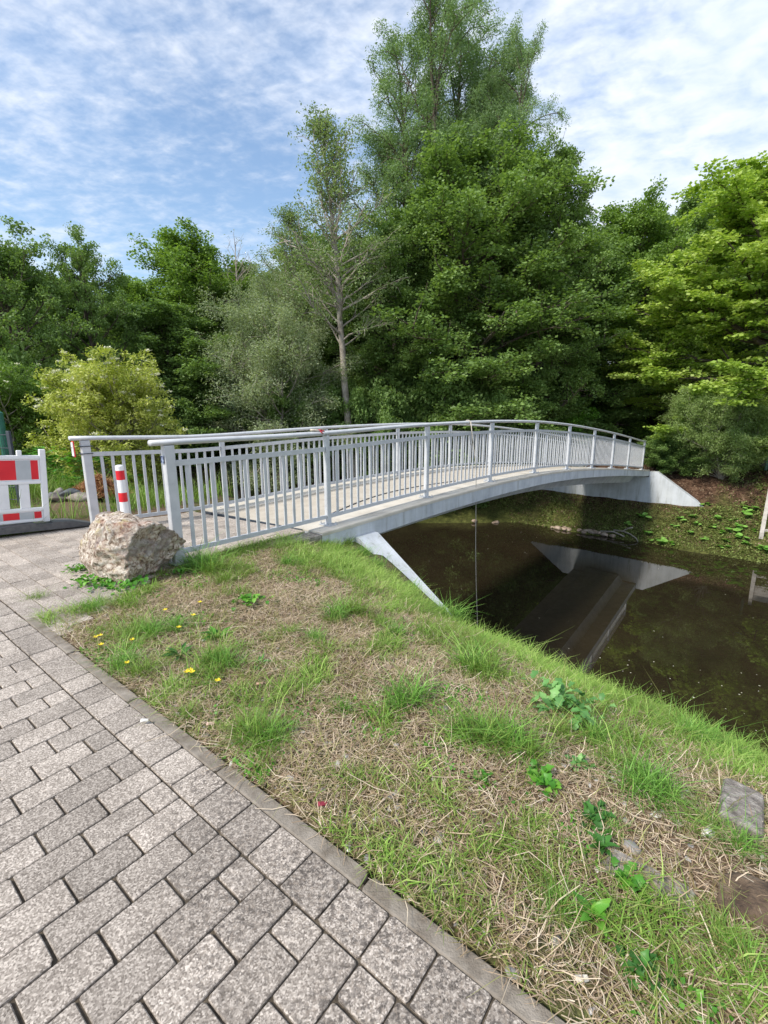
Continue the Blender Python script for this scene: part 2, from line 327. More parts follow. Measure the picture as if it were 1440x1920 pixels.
# ------------------------------------------------------------------ paving
AP = math.radians(37.6); CP, SP = math.cos(AP), math.sin(AP)
def PV(r, s, z=0): return (r*CP+s*SP, -r*SP+s*CP, z)
rng = np.random.default_rng(5)
class Bricks:
    def __init__(s): s.v = []; s.f = []; s.t = []
    def add(s, P, r0, r1, s0, s1, z=0.0, ch=.003, cut=.005, jit=.0015):
        tz = z+rng.normal(0, .0012); tx, ty = rng.normal(0, .006, 2); cr_, cs_ = (r0+r1)/2, (s0+s1)/2
        r0 += rng.uniform(0, jit); r1 -= rng.uniform(0, jit); s0 += rng.uniform(0, jit); s1 -= rng.uniform(0, jit)
        def ring(i, zz_):
            a, b_, c_, d = r0+i, r1-i, s0+i, s1-i; k = cut*rng.uniform(.4, 2.2, 8)*np.where(rng.uniform(0, 1, 8) < .08, 2.2, 1)
            o = [(a+k[0], c_), (b_-k[1], c_), (b_, c_+k[2]), (b_, d-k[3]), (b_-k[4], d), (a+k[5], d), (a, d-k[6]), (a, c_+k[7])]
            return [P(x, y, zz_+tz*0+(x-cr_)*tx+(y-cs_)*ty) for x, y in o]
        n = len(s.v); s.v += ring(0, tz-.05)+ring(0, tz-ch)+ring(ch*.9, tz)
        s.f.append(tuple(range(n+16, n+24)))
        for k in (0, 8):
            for i in range(8): j = (i+1) % 8; s.f.append((n+k+i, n+k+j, n+k+8+j, n+k+8+i))
        s.t += [rng.uniform(0, 1)]*24
    def build(s, name, mt, parent=None):
        me = bpy.data.meshes.new(name); me.from_pydata(s.v, [], s.f); me.materials.append(mt)
        a = me.attributes.new('tint', 'FLOAT', 'POINT'); a.data.foreach_set('value', s.t)
        return link(name, me, None, parent)
B = Bricks(); W0 = .133; LEN = .205
for i in range(-100, 50):
    r0 = i*W0
    if r0 < -12 or r0 > 5: continue
    e = .752-(LEN/2 if i % 2 else 0); wob = .004*math.sin(i*.7)
    if i % 2: B.add(PV, r0+.002, r0+W0-.002, e+.0035, .752-.0035)
    s_ = e
    while s_ > -2.6:
        B.add(PV, r0+.002, r0+W0-.002, s_-LEN+.0035, s_-.0035+0*wob); s_ -= LEN
for i in range(-72, 30):
    B.add(PV, i*.168+.0025, i*.168+.1655, .7555, .9065)
tag(B.build('paving', M['paver']), kind='structure')
B = Bricks()                                # the lighter approach in front of the bridge
th_ = AZ-AP; ct_, st_ = math.cos(th_), math.sin(th_)
def fall(r, s): return -.10*min(1, max(0, (-4.39-r)/2.25))*min(1, max(0, (s-1.0)/2.4))
def PVf(rp, sp_, z=0):
    p_ = PV(rp, sp_, z); r_, s_ = toRS(p_[0], p_[1]); return (p_[0], p_[1], z+fall(r_, s_))
def p2rs(rp, sp_): p_ = PV(rp, sp_); return toRS(p_[0], p_[1])
for i in range(0, 24):
    s0 = .915+i*.158; s1_ = s0+.154
    for j in range(-3, 48):
        r0 = -12.2+j*.21+(i % 2)*.105; r1 = r0+.2065
        a_, b_ = p2rs(r0, s0), p2rs(r1, s0)
        if a_[1] > 3.6: continue
        lim = -4.41 if a_[1] > 1.9 else -4.41+(1.9-a_[1])*.75
        if a_[1] > 1.25 and a_[0] < -7.05: r0 += (-7.05-a_[0])
        if b_[0] > lim: r1 -= b_[0]-lim
        if r1-r0 < .03: continue
        B.add(PVf, r0, r1, s0+.002, min(s1_, s0+(3.70-a_[1])), jit=.001, ch=.002, cut=.004)
tag(B.build('path', M['paver2']), kind='structure')
K = Bricks()                                # narrow kerb stones
for i in range(-5, 6):
    K.add(PV, i*.80+.004, i*.80+.796, .909, .972, z=-.001+.003*math.sin(i*2.2), ch=.006, cut=.008)
tag(K.build('kerb', M['kerb']), kind='structure')
jb = MB(); jb.add([PV(-14, -6, -.010), PV(8, -6, -.010), PV(8, .93, -.010), PV(-14, .93, -.010)], [(0, 1, 2, 3)])
jb.add([RS(-12.5, .85, -.03), RS(-3.2, .95, -.03), RS(-4.42, 1.96, -.03), RS(-7.05, 1.2, -.03), RS(-12.5, 1.2, -.03)], [tuple(range(5))])
for a_ in np.arange(-7.05, -4.43, .2):
    for b_ in np.arange(1.0, 3.7, .2):
        a2, b2 = min(a_+.2, -4.42), min(b_+.2, 3.71); jb.add([RS(r, q, fall(r, q)-.026) for r, q in ((a_, b_), (a2, b_), (a2, b2), (a_, b2))], [(0, 1, 2, 3)])
tag(jb.build('path_bed', M['joint']), kind='structure')

# ------------------------------------------------------------------ bridge
RN, RF = -4.39, -6.64; EN, EF = RN+.25, RF-.25
bridge = empty('footbridge', RS(-5.6, 4.4, 0), 'arched footbridge with pale grey slab crossing the dark river', 'bridge')
def part(o, p): o.parent = p; o.matrix_parent_inverse = Matrix.Translation(p.location).inverted(); return o
ss = np.linspace(3.74, 22.35, 60)
def xfall(r): return -.10*min(1, max(0, (RN-r)/(RN-RF)))
VF = lambda s: 0.0
def strip(mb, prof, svals, zf):            # sweep a cross-section (r, dz) along the bridge, open ends capped
    v = []; n = len(prof)
    for s in svals: v += [RS(r, s, float(zf(s))+dz+xfall(r)) for r, dz in prof]
    f = []
    for i in range(len(svals)-1):
        for k in range(n): j = (k+1) % n; f.append((i*n+k, i*n+j, i*n+n+j, i*n+n+k))
    f += [tuple(range(n-1, -1, -1)), tuple(range((len(svals)-1)*n, len(svals)*n))]
    mb.add(v, f)
mb = MB(); strip(mb, [(EN, -.012), (EF, -.012), (EF, -.24), (EN, -.24)], ss, deck_z); part(mb.build('slab', M['fascia']), bridge)
mb = MB(); strip(mb, [(EN-.5, -.243), (EF+.5, -.243), (EF+.7, -.55), (EN-.7, -.55)], np.linspace(4.72, 22.2, 40), deck_z); part(mb.build('beam', M['fascia']), bridge)
mb = MB(); strip(mb, [(RN-.30, .002), (RF+.25, .002), (RF+.25, -.009), (RN-.30, -.009)], ss, deck_z); part(mb.build('walkway', M['deck']), bridge)
mb = MB()
strip(mb, [(EN-.004, .008), (RN-.298, .008), (RN-.298, -.009), (EN-.004, -.009)], ss, deck_z)
strip(mb, [(RF+.248, .03), (EF+.004, .03), (EF+.004, -.009), (RF+.248, -.009)], ss, deck_z)
part(mb.build('margin', M['deckedge']), bridge)
mb = MB(); strip(mb, [(EN+.006, .0), (EN-.003, .0), (EN-.003, -.035), (EN+.006, -.035)], ss, deck_z); part(mb.build('drip_edge', M['deckedge']), bridge)
strip(mb2 := MB(), [(-4.5, .005), (-6.85, .005), (-6.85, -.03), (-4.5, -.03)], [3.705, 3.738], VF); part(mb2.build('expansion_joint', M['darkmetal']), bridge)
def abut(s0, s1, ztop, rl, rr, slope, zb, tip):
    prof = [(rl-(ztop-tip)/slope, tip), (rl, ztop), (rr, ztop), (rr+(ztop-tip)/slope, tip), (rr+(ztop-tip)/slope, zb), (rl-(ztop-tip)/slope, zb)]
    v = [RS(r, s0, z) for r, z in prof]+[RS(r, s1, z) for r, z in prof]
    n = 6; f = [tuple(range(n)), tuple(range(2*n-1, n-1, -1))]+[(i, n+i, n+(i+1) % n, (i+1) % n) for i in range(n)]
    o = MB().add(v, f).build('abutment', M['wallpaint'])
    bv = o.modifiers.new('edge', 'BEVEL'); bv.width = .015; bv.segments = 2; return o
def two_level(s0, s1, zt, zlow, rl, rr, slope, tip, zb):   # wall top dips under the deck
    m_ = MB()
    prof = [(rl-(zt-tip)/slope, tip), (rl, zt), (EF-.01, zt), (EF-.01, zlow), (EN+.01, zlow), (EN+.01, zt), (rr, zt), (rr+(zt-tip)/slope, tip), (rr+(zt-tip)/slope, zb), (rl-(zt-tip)/slope, zb)]
    n = len(prof); v = [RS(r, s0, z) for r, z in prof]+[RS(r, s1, z) for r, z in prof]
    f = [tuple(range(n)), tuple(range(2*n-1, n-1, -1))]+[(i, n+i, n+(i+1) % n, (i+1) % n) for i in range(n)]
    o = m_.add(v, f).build('abutment', M['wallpaint']); return o
part(two_level(4.31, 4.69, -.16, -.60, -7.35, -4.06, .69, -1.75, -4.4), bridge)
part(two_level(22.30, 22.62, -1.12, -1.36, -7.35, -3.84, .70, -2.42, -4.0), bridge)
def fill(mb, a, b, z0, z1, r0=EF+.02, r1=EN-.02):
    mb.add([RS(r, s, z) for z in (z0, z1) for r, s in ((r0, a), (r1, a), (r1, b), (r0, b))], [(3, 2, 1, 0), (4, 5, 6, 7), (0, 1, 5, 4), (1, 2, 6, 5), (2, 3, 7, 6), (3, 0, 4, 7)])
mb = MB(); fill(mb, 1.9, 3.735, -.3, -.012, RN+.02, EN); part(mb.build('plinth', M['concrete']), bridge)

# railings -------------------------------------------------------------
RM = Matrix.Rotation(-AZ, 3, 'Z')          # local x along the river, y along the bridge
PITCHS = 2.205; S1 = 4.08
def rail_z(s): return float(deck_z(s))
def railing(rr, s_first, posts, label, s_end=22.02):
    rail_z = lambda s: float(deck_z(s))+xfall(rr)*min(1, .5+max(0, (s-2)/3))
    root = empty('bridge_railing', RS(rr, s_first, 0), label, 'railing')
    P = lambda o: part(o, root)
    svals = list(np.arange(s_first-.16, s_end+.05, .3))+[s_end+.05]
    mb = MB(); mb.tube([RS(rr, s, rail_z(s)+1.185) for s in svals], .045, 14, sx=1.0, sz=.62)
    P(mb.build('handrail', M['rail'], smooth=True))
    spots = [s_first]+posts
    for i, s in enumerate(spots):
        big_ = i == 0; z0 = rail_z(s); wd = (.072, .10) if big_ else (.072, .06)
        mb = MB().box(RS(rr, s, z0+(1.15+(.012 if big_ else .015))/2-.0), (wd[0], wd[1], 1.145 if not big_ else 1.15), RM, .006)
        po = P(mb.build('post', M['rail']))
        mb = MB().box(RS(rr, s, z0+.010), (.20 if not big_ else .14, .15, .014), RM, .003)
        for dx, dy in ((-.08, -.055), (.08, -.055), (.08, .055), (-.08, .055)):
            if big_: dx *= .8
            mb.tube([RS(rr+dx, s+dy, z0+.012), RS(rr+dx, s+dy, z0+.045)], .009, 6)
        fp = mb.build('foot_plate', M['steel']); fp.parent = po
    bal = []; nb = 0; cnt = 0; rest = MB()
    for i in range(len(spots)-1):
        a, b_ = spots[i]+.04, spots[i+1]-.04
        zm = lambda s: rail_z(s)+.985
        zb = lambda s: rail_z(s)+.115
        sv = list(np.linspace(a, b_, 5))
        for nm_, zf, hh in (('middle_bar', zm, .052), ('bottom_bar', zb, .046)):
            mb = MB(); v = []
            for s in sv:
                for dr, dz in ((-.018, -hh/2), (.018, -hh/2), (.018, hh/2), (-.018, hh/2)): v.append(RS(rr+dr, s, zf(s)+dz))
            f = [(3, 2, 1, 0), tuple(range(16, 20))]
            for q in range(4):
                for k in range(4): j = (k+1) % 4; f.append((q*4+k, q*4+j, q*4+4+j, q*4+4+k))
            mb.add(v, f); P(mb.build(nm_, M['rail']))
        n = max(1, int(round((b_-a)/.131))-1)
        for k in range(n):
            s = a+(b_-a)*(k+1)/(n+1); z0, z1 = zb(s)+.023, zm(s)-.026; cnt += 1
            if cnt <= 100:
                P(MB().box(RS(rr, s, (z0+z1)/2), (.014, .036, z1-z0), RM).build('baluster', M['rail']))
            else: rest.box(RS(rr, s, (z0+z1)/2), (.014, .036, z1-z0), RM)
    if rest.v: o = P(rest.build('baluster', M['rail'])); o['kind'] = 'stuff'
    return root
near = railing(RN, 2.07, [S1+PITCHS*k for k in range(8)]+[S1+PITCHS*8+.32], 'grey steel bridge railing on the near side, running behind the boulder', 22.05)
farr = railing(RF, 2.10, [3.98+2.19*k for k in range(8)]+[S1+PITCHS*8+.32], 'grey steel bridge railing on the far side, starting beside the red and white barrier', 22.05)

# ------------------------------------------------------------------ small objects at the bridge head
# sign box on the far railing's first post
p = RS(RF-.035, 2.03, 0)
root = empty('marker_sign', RS(RF, 2.0, .95), 'small white and red marker plate strapped to the left railing post', 'sign')
mb = MB().box(RS(RF-.07, 1.990, 1.0), (.068, .012, .195), RM, .003); part(mb.build('backing', M['red']), root)
mb = MB().box(RS(RF-.07, 1.98, 1.0), (.058, .012, .17), RM, .003); part(mb.build('plate', M['white']), root)
mb = MB().box(RS(RF-.07, 1.972, 1.02), (.035, .006, .006), RM); part(mb.build('mark', M['darkmetal']), root)
mb = MB().box(RS(RF-.005, 2.1, 1.035), (.10, .135, .01), RM); mb.box(RS(RF-.005, 2.1, .945), (.10, .135, .01), RM); part(mb.build('strap', M['darkmetal']), root)
mb = MB().box(RS(RN-.001, 2.009, 1.03), (.05, .003, .07), RM, .0)
st = mb.build('sticker', noisy('blue_grey_sticker', [(.45, (.03, .05, .12)), (.55, (.30, .36, .5))], 60, 2, .5, 0)); tag(st, 'small dark blue and grey sticker on the near railing end post', 'sticker')
# glove on the handrail
def glove():
    root = empty('work_glove', RS(RN, 3.8, 1.21), 'red and cream work glove lying over the near handrail', 'glove')
    z = 1.218; base = RS(RN, 3.80, z); d = (RS(0, 1)-RS(0, 0)); u = Vector((0, 0, 1)); rr_ = RS(1, 0)-RS(0, 0)
    mb = MB().tube([base-d*.15+u*.035, base-d*.10+u*.03, base-d*.03+u*.02, base+d*.03+u*.012], [.030, .036, .046, .050], 12, sx=1.0, sz=.5); part(mb.build('cuff', noisy('cream_cotton', [(.3, (.55, .46, .36)), (.7, (.72, .64, .52))], 40, 4, .9, .4, 200), smooth=True), root)
    mb = MB().tube([base+d*.02+u*.014, base+d*.07+u*.016, base+d*.11+u*.010], [.048, .052, .042], 12, sx=1, sz=.5)
    for k, (o, ln) in enumerate(((-.034, .055), (-.012, .07), (.011, .066), (.033, .05))):
        a = base+d*.10+rr_*o+u*.008; mb.tube([a, a+d*ln*.55+u*.004+rr_*.01, a+d*ln+rr_*.02-u*.012], [.012, .0115, .009], 8)
    a = base+d*.05+rr_*.045; mb.tube([a, a+rr_*.03+d*.01-u*.015, a+rr_*.045+d*.03-u*.045], [.013, .012, .009], 8)
    part(mb.build('palm', noisy('red_rubber_coating', [(.3, (.32, .02, .03)), (.7, (.55, .04, .06))], 30, 4, .6, .4, 120), smooth=True), root); root.scale = (.62, .62, .62); root.location = RS(RN, 3.93, 1.213)
glove()
# rope over the handrail, hanging into the river
s0 = 7.55; top = RS(RN, s0, rail_z(s0)+1.215)
end = RS(RN+.20, s0+.35, WATER-.05)
mb = MB(); pts = []
for k in range(15):
    a = 2*math.pi*k/14; pts.append(RS(RN+.053*math.cos(a), s0, rail_z(s0)+1.185+.038*math.sin(a)))
mb.tube(pts, .008, 6)
mid_ = [RS(RN+.06, s0, rail_z(s0)+1.19)]
for k in range(1, 24):
    q = k/23; mid_.append(RS(RN+.06+.10*min(1, q*6)+.10*q+.01*math.sin(q*9), s0+.05*q*4*(1-q)+.35*q*q, rail_z(s0)+1.19+(WATER-.05-rail_z(s0)-1.19)*q))
mb.tube(mid_, .0075, 6)
mb.tube([RS(RN+.045, s0+.03, rail_z(s0)+1.2), RS(RN+.055, s0+.05, rail_z(s0)+.95), RS(RN+.06, s0+.02, rail_z(s0)+.80), RS(RN+.05, s0+.07, rail_z(s0)+.78)], .006, 5)
tag(mb.build('rope', M['rope'], smooth=True), 'thin grey rope tied to the near handrail and hanging into the river', 'rope')
# cable lying on the deck
mb = MB(); pts = [RS(-4.85-.35*math.sin(q*3.0)-.1*q, 4.6+3.6*q, float(deck_z(4.6+3.6*q))+.012+xfall(-4.85-.35*math.sin(q*3.0)-.1*q)) for q in np.linspace(0, 1, 20)]
mb.tube(pts, .008, 6); tag(mb.build('cable', M['darkmetal'], smooth=True), 'thin dark cord lying in a curve on the bridge deck', 'cord')
# bollard
bp = at(233, 950, 5.75)
root = empty('bollard', (bp.x, bp.y, 0), 'slim red and white striped bollard standing behind the boulder', 'bollard')
mr_ = MB(); mw = MB(); H_ = .80; z = H_; bx, by = bp.x, bp.y
bands = [('w', .05), ('r', .115), ('w', .16), ('r', .115), ('w', .16), ('r', .115), ('w', .09)]
for k, h_ in bands:
    if k == 'w': mw.tube([(bx, by, z-h_), (bx, by, z)], .048, 20)
    else: part(MB().tube([(bx, by, z-h_), (bx, by, z)], .0488, 20).build('red_band', M['red']), root)
    z -= h_
mw.tube([(bx, by, H_), (bx, by, H_+.012), (bx, by, H_+.018)], [.048, .042, .02], 20)
part(mw.build('post', M['white'], smooth=False), root)

# barrier ---------------------------------------------------------------
def barrier():
    rb, e = -7.03, 1.70                    # plane of the barrier, its right-hand end
    root = empty('road_barrier', RS(rb, e, 0), 'white plastic road barrier with red and grey reflective panels on the left', 'barrier')
    P = lambda o: part(o, root)
    def b_(a, b1_, z0, z1, d=.04, rad=.006, dr=0): return (RS(rb+dr, (a+b1_)/2, (z0+z1)/2), (d, b1_-a, z1-z0), RM, rad)
    mb = MB(); L_ = 1.9; a0 = e-L_
    mb.box(*b_(e-.065, e, .09, 1.0, .05)); mb.box(*b_(a0, a0+.065, .09, 1.0, .05))
    for z0, z1 in ((.88, .925), (.575, .615), (.235, .275), (.10, .13)): mb.box(*b_(a0+.065, e-.065, z0, z1, .044))
    k = e-.19
    while k > a0+.1:
        mb.box(*b_(k-.10, k, .276, .574, .034)); k -= .205
    k = e-.24
    while k > a0+.1:
        mb.box(*b_(k-.05, k, .925, .985, .04)); k -= .22
    P(mb.build('frame', M['white']))
    P(MB().box(*b_(a0+.065, e-.065, .616, .879, .022)).build('panel', M['white']))
    P(MB().box(*b_(a0+.065, e-.065, .131, .234, .022)).build('panel', M['white']))
    k = e-.085; i = 0; ws = [.075, .15, .16, .15, .16, .15, .16, .15, .16, .15, .16, .15]
    for wd in ws:
        for z0, z1 in ((.63, .865), (.142, .225)):
            P(MB().box(*b_(max(k-wd, a0+.07), k, z0, z1, .028, 0)).build('reflector', M['red' if i % 2 == 0 else 'silver']))
        k -= wd; i += 1
        if k < a0+.1: break
    mb = MB(); c_ = e-.03                  # rubber foot: long low wedge lying along the path edge
    prof = [(-.62, 0), (-.62, .03), (-.42, .085), (-.09, .095), (-.085, .075), (.085, .075), (.09, .095), (.30, .085), (.56, .02), (.56, 0)]
    prof2 = prof
    v = [RS(rb+dr, c_-.06+s, z) for dr in (-.13, .13) for s, z in prof2]; n = len(prof)
    mb.add(v, [tuple(range(n)), tuple(range(2*n-1, n-1, -1))]+[(i, n+i, n+(i+1) % n, (i+1) % n) for i in range(n)])
    P(mb.build('foot', M['rubber']))
    root.rotation_mode = 'QUATERNION'; ax = RS(-1, 0); root.rotation_quaternion = (math.cos(.035), ax.x*math.sin(.035), ax.y*math.sin(.035), 0)
barrier()
# dark fence beyond the barrier
root = empty('mesh_fence', at(22, 860, 7.2).xy.to_3d(), 'dark metal mesh fence with an anthracite post at the far left', 'fence')
fx = at(24, 860, 7.2); fl = at(-160, 860, 7.6); dv = (Vector((fl.x, fl.y, 0))-Vector((fx.x, fx.y, 0))).normalized()
po = MB(); ang = math.atan2(dv.y, dv.x); fm = Matrix.Rotation(ang, 3, 'Z')
for k in (0, 1.7): q = Vector((fx.x, fx.y, .58))+dv*k; part(MB().box(q, (.06, .04, 1.16), fm, .004).build('post', M['darkmetal']), root)
me_ = MB(); Q = Vector((fx.x, fx.y, 0))
for k in range(1, 34): me_.tube([Q+dv*k*.05+Vector((0, 0, .05)), Q+dv*k*.05+Vector((0, 0, 1.12))], .0035, 4)
for z in (.1, .3, .5, .7, .9, 1.1): me_.tube([Q+Vector((0, 0, z)), Q+dv*1.7+Vector((0, 0, z))], .0055, 4)
part(me_.build('mesh', M['darkmetal']), root)
gp = at(2, 800, 8.0); mb = MB().tube([(gp.x, gp.y, 0), (gp.x, gp.y, 1.42)], .06, 12)
mb.tube([(gp.x, gp.y, 1.42), (gp.x, gp.y, 1.45)], [.06, .02], 12)
tag(mb.build('fence_post', M['greenmetal'], smooth=False), 'round dark green post behind the mesh fence', 'post')

# rocks ------------------------------------------------------------------
def rock_mesh(name, size, seed, sub=4, rough=.25, flat=0.0, boxy=0):
    import bmesh
    bm = bmesh.new(); bmesh.ops.create_icosphere(bm, subdivisions=sub, radius=1.0)
    from mathutils import noise
    rnd = random.Random(seed); planes = []
    for _ in range(int(8+flat*8)):
        n = Vector((rnd.gauss(0, 1), rnd.gauss(0, 1), rnd.gauss(0, .8))).normalized(); planes.append((n, rnd.uniform(.68, .93)))
    off = Vector((seed*3.1, seed*1.7, 0))
    for v in bm.verts:
        p_ = v.co.copy()
        if boxy: p_ /= (abs(p_.x)**boxy+abs(p_.y)**boxy+abs(p_.z)**boxy)**(1/boxy)
        for n, d in planes:
            k = p_.dot(n)
            if k > d: p_ -= n*(k-d)*.9
        q = v.co
        h_ = noise.fractal(q*1.6+off, 1.0, 2.0, 3)*rough*.6+(noise.ridged_multi_fractal(q*3.2+off, 1.0, 2.1, 4, .9, 2.0)-1.0)*rough*.32+noise.fractal(q*14+off, 1, 2, 3)*rough*.10
        p_ *= 1+h_; v.co = Vector((p_.x*size[0], p_.y*size[1], p_.z*size[2]))
    me = bpy.data.meshes.new(name); bm.to_mesh(me); bm.free(); me.shade_smooth(); return me
def boulder_mat():
    m, t, b = mat('pitted_lichen_boulder'); c = coord(t)
    a_ = nz(5, 8, .65, .8, c, t); b_ = nz(26, 8, .7, .6, c, t); d_ = nz(4.2, 4, .6, .5, c, t)
    base = ramp(t, b_, [(.34, (.07, .042, .028)), (.43, (.27, .195, .14)), (.50, (.56, .46, .37)), (.60, (.80, .73, .64))])
    red = ramp(t, b_, [(.34, (.13, .055, .035)), (.46, (.38, .22, .16)), (.60, (.70, .56, .46))])
    k = nd('ShaderNodeMapRange', t); t.links.new(a_, k.inputs[0]); k.inputs[1].default_value = .50; k.inputs[2].default_value = .60
    x = mixc(t, k.outputs[0], base, red)
    yk = nd('ShaderNodeMapRange', t); t.links.new(nz(6.5, 6, .7, .5, c, t), yk.inputs[0]); yk.inputs[1].default_value = .56; yk.inputs[2].default_value = .64
    x = mixc(t, mth('MULTIPLY', yk.outputs[0], .45, nt_=t), x, (.52, .46, .17))
    gk = nd('ShaderNodeMapRange', t); t.links.new(d_, gk.inputs[0]); gk.inputs[1].default_value = .55; gk.inputs[2].default_value = .63
    x = mixc(t, mth('MULTIPLY', gk.outputs[0], .6, nt_=t), x, (.30, .29, .275))
    t.links.new(x, b.inputs['Base Color']); b.inputs['Roughness'].default_value = .85
    bump(t, b, mth('ADD', b_, mth('MULTIPLY', nz(90, 5, .7, 0, c, t), .35, nt_=t), nt_=t), 1.0, .035); return m
M['boulder'] = boulder_mat()
bo = link('boulder', rock_mesh('boulder', (.495, .34, .345), 11, 6, .19, 0, 5.5), M['boulder']); bo.location = (-2.42, 4.20, .215); bo.rotation_euler = (0, 0, math.radians(-14))
tag(bo, 'large pitted brown and cream boulder in front of the railing end post', 'boulder')
M['stone'] = noisy('pale_brown_stone', [(.3, (.14, .11, .09)), (.55, (.30, .26, .22)), (.75, (.46, .42, .37))], 9, 8, .9, .8, 50, dist=.02)
M['slate'] = noisy('dark_slate', [(.3, (.07, .075, .08)), (.7, (.20, .21, .22))], 9, 8, .8, .6, 50, dist=.02)
M['pebble'] = noisy('pale_pebble', [(.3, (.28, .27, .26)), (.7, (.55, .54, .52))], 19, 5, .8, .4, 90)
rub = [(150, 938, .17, 'stone', 'pale brown broken slab lying lowest of the rubble beside the left post'), (118, 940, .16, 'stone', 'beige stone block in the rubble nearest the barrier'),
       (100, 934, .13, 'slate', 'blue-grey slate lump at the left end of the rubble'), (128, 926, .13, 'slate', 'flat grey slate chunk on top of the rubble'), (108, 922, .12, 'stone', 'small tan stone at the back of the rubble')]
for i, (px, py, sz, mm, lb) in enumerate(rub):
    q = at(px, py, 7.6); ob = link('rubble_stone', rock_mesh('rubble_stone', (sz*1.3, sz, sz*.62), 30+i, 3, .2, 1), M[mm]); z = .06+.06*(py < 930)
    ob.location = (q.x, q.y, z); ob.rotation_euler = (.2*i, .1, i*1.3); tag(ob, lb, 'stone', 'rubble stones beside the bridge')
# concrete block half buried on the right
cb_ = MB().box((0, 0, 0), (.135, .27, .22), None, .012).build('concrete_block', M['concrete'])
q = hit(1390, 1535); cb_.location = (q.x+.0, q.y+.02, q.z-.055); cb_.rotation_euler = (math.radians(-5), math.radians(5), math.radians(-40))
tag(cb_, 'rough grey concrete block sunk in the grass at the right edge', 'concrete block')
cb2 = MB().box((0, 0, 0), (.26, .10, .08), None, .012).build('kerb_fragment', M['concrete'])
q = hit(1215, 1655); cb2.location = (q.x, q.y, q.z-.018); cb2.rotation_euler = (.1, .05, math.radians(-34))
tag(cb2, 'buried strip of old kerb in the dry grass at the lower right', 'kerb stone')
q = hit(1420, 1695); ob = link('flat_stone', rock_mesh('flat_stone', (.14, .10, .035), 50, 4, .2, 1), noisy('mossy_brown_stone', [(.35, (.05, .03, .018)), (.6, (.16, .11, .07)), (.75, (.26, .21, .16))], 12, 7, .9, .8, 60, dist=.02)); ob.location = q
tag(ob, 'flat brown mossy stone at the lower right edge', 'stone')

# far side: guardrail, box, stair, lamp pole -----------------------------------
FY = FAR
root = empty('crash_barrier', at(1230, 872, 27), 'low galvanised guardrail with a grey end box beyond the far end of the bridge', 'guardrail')
a = at(1215, 869, 25.5); b_ = at(1480, 872, 25.5)
mb = MB(); pr = [(-.02, -.15), (.04, -.09), (-.02, 0), (.04, .09), (-.02, .15), (-.03, .15), (.03, .09), (-.03, 0), (.03, -.09), (-.03, -.15)]
zr = a.z+.08
def sweep(mb, a, b, pr):
    d = (b-a); d.z = 0; d.normalize(); nrm = Vector((d.y, -d.x, 0)); n = len(pr)
    v = [p_+nrm*x+Vector((0, 0, z)) for p_ in (a, b) for x, z in pr]
    mb.add(v, [tuple(range(n)), tuple(range(2*n-1, n-1, -1))]+[(i, n+i, n+(i+1) % n, (i+1) % n) for i in range(n)])
A_ = Vector((a.x, a.y, zr)); B_ = Vector((b_.x, b_.y, zr)); sweep(mb, A_, B_, pr); part(mb.build('beam', M['steel']), root)
for k in (0.06, .5, .95):
    q = A_.lerp(B_, k); zt = float(height(*toRS(q.x, q.y))); part(MB().box((q.x, q.y+.09, (zr+zt-.2)/2), (.09, .06, zr-zt+.2)).build('post', M['darkmetal']), root)
mb = MB().box(A_+Vector((-.05, -.10, 0)), (.52, .22, .40), None, .02); part(mb.build('end_box', noisy('pale_green_grey_cabinet', [(.3, (.36, .40, .39)), (.7, (.44, .48, .47))], 5, 3, .6, 0)), root)
# road behind
rd = MB(); rd.add([RS(-40, 27.5, FAR+.16), RS(40, 27.5, FAR+.16), RS(40, 32.5, FAR+.16), RS(-40, 32.5, FAR+.16)], [(0, 1, 2, 3)])
tag(rd.build('road', noisy('grey_road_asphalt', [(.3, (.10, .09, .085)), (.7, (.17, .155, .15))], 9, 6, .9, .3, 90)), kind='structure')
# stair on the far bank
root = empty('bank_stairs', RS(.55, 21.6, -2.9), 'concrete stair climbing the far river bank at the right edge', 'stairs')
stp = MB(); sx0, sx1 = -.06, 1.6; s_b = 21.62; z_b = -3.02
for k in range(9):
    s_ = s_b+k*.28; z = z_b+k*.205
    stp.add([RS(r, s2, z2) for z2 in (z-.3, z+.205) for r, s2 in ((sx0, s_), (sx1, s_), (sx1, s_+.285), (sx0, s_+.285))], [(3, 2, 1, 0), (4, 5, 6, 7), (0, 1, 5, 4), (1, 2, 6, 5), (2, 3, 7, 6), (3, 0, 4, 7)])
M['stair'] = noisy('pale_stair_concrete', [(.25, (.28, .25, .23)), (.5, (.42, .39, .36)), (.75, (.52, .49, .45))], 5, 8, .9, .4, 60)
part(stp.build('steps', M['stair']), root)
for sx_ in (sx0-.13, sx1+.004):
    v = []
    for dr in (0, .125):
        for s2, z2 in ((s_b-.25, z_b-.4), (s_b-.25, z_b+.12), (s_b+2.6, z_b+.12+2.85*.732), (s_b+2.6, z_b-.4+2.2)): v.append(RS(sx_+dr, s2, z2))
    part(MB().add(v, [(0, 1, 2, 3), (7, 6, 5, 4), (0, 4, 5, 1), (1, 5, 6, 2), (2, 6, 7, 3), (3, 7, 4, 0)]).build('side_wall', M['stair']), root)
q = RS(1.55, 25.4); z0 = float(height(1.55, 25.4))
lp = at(1441, 850, 19.0); r_, s_ = toRS(lp.x, lp.y); zt = float(height(r_, s_))
root = empty('lamp_post', (lp.x, lp.y, zt), 'pale green pole with a blue-grey box at the right edge behind the shrub', 'pole')
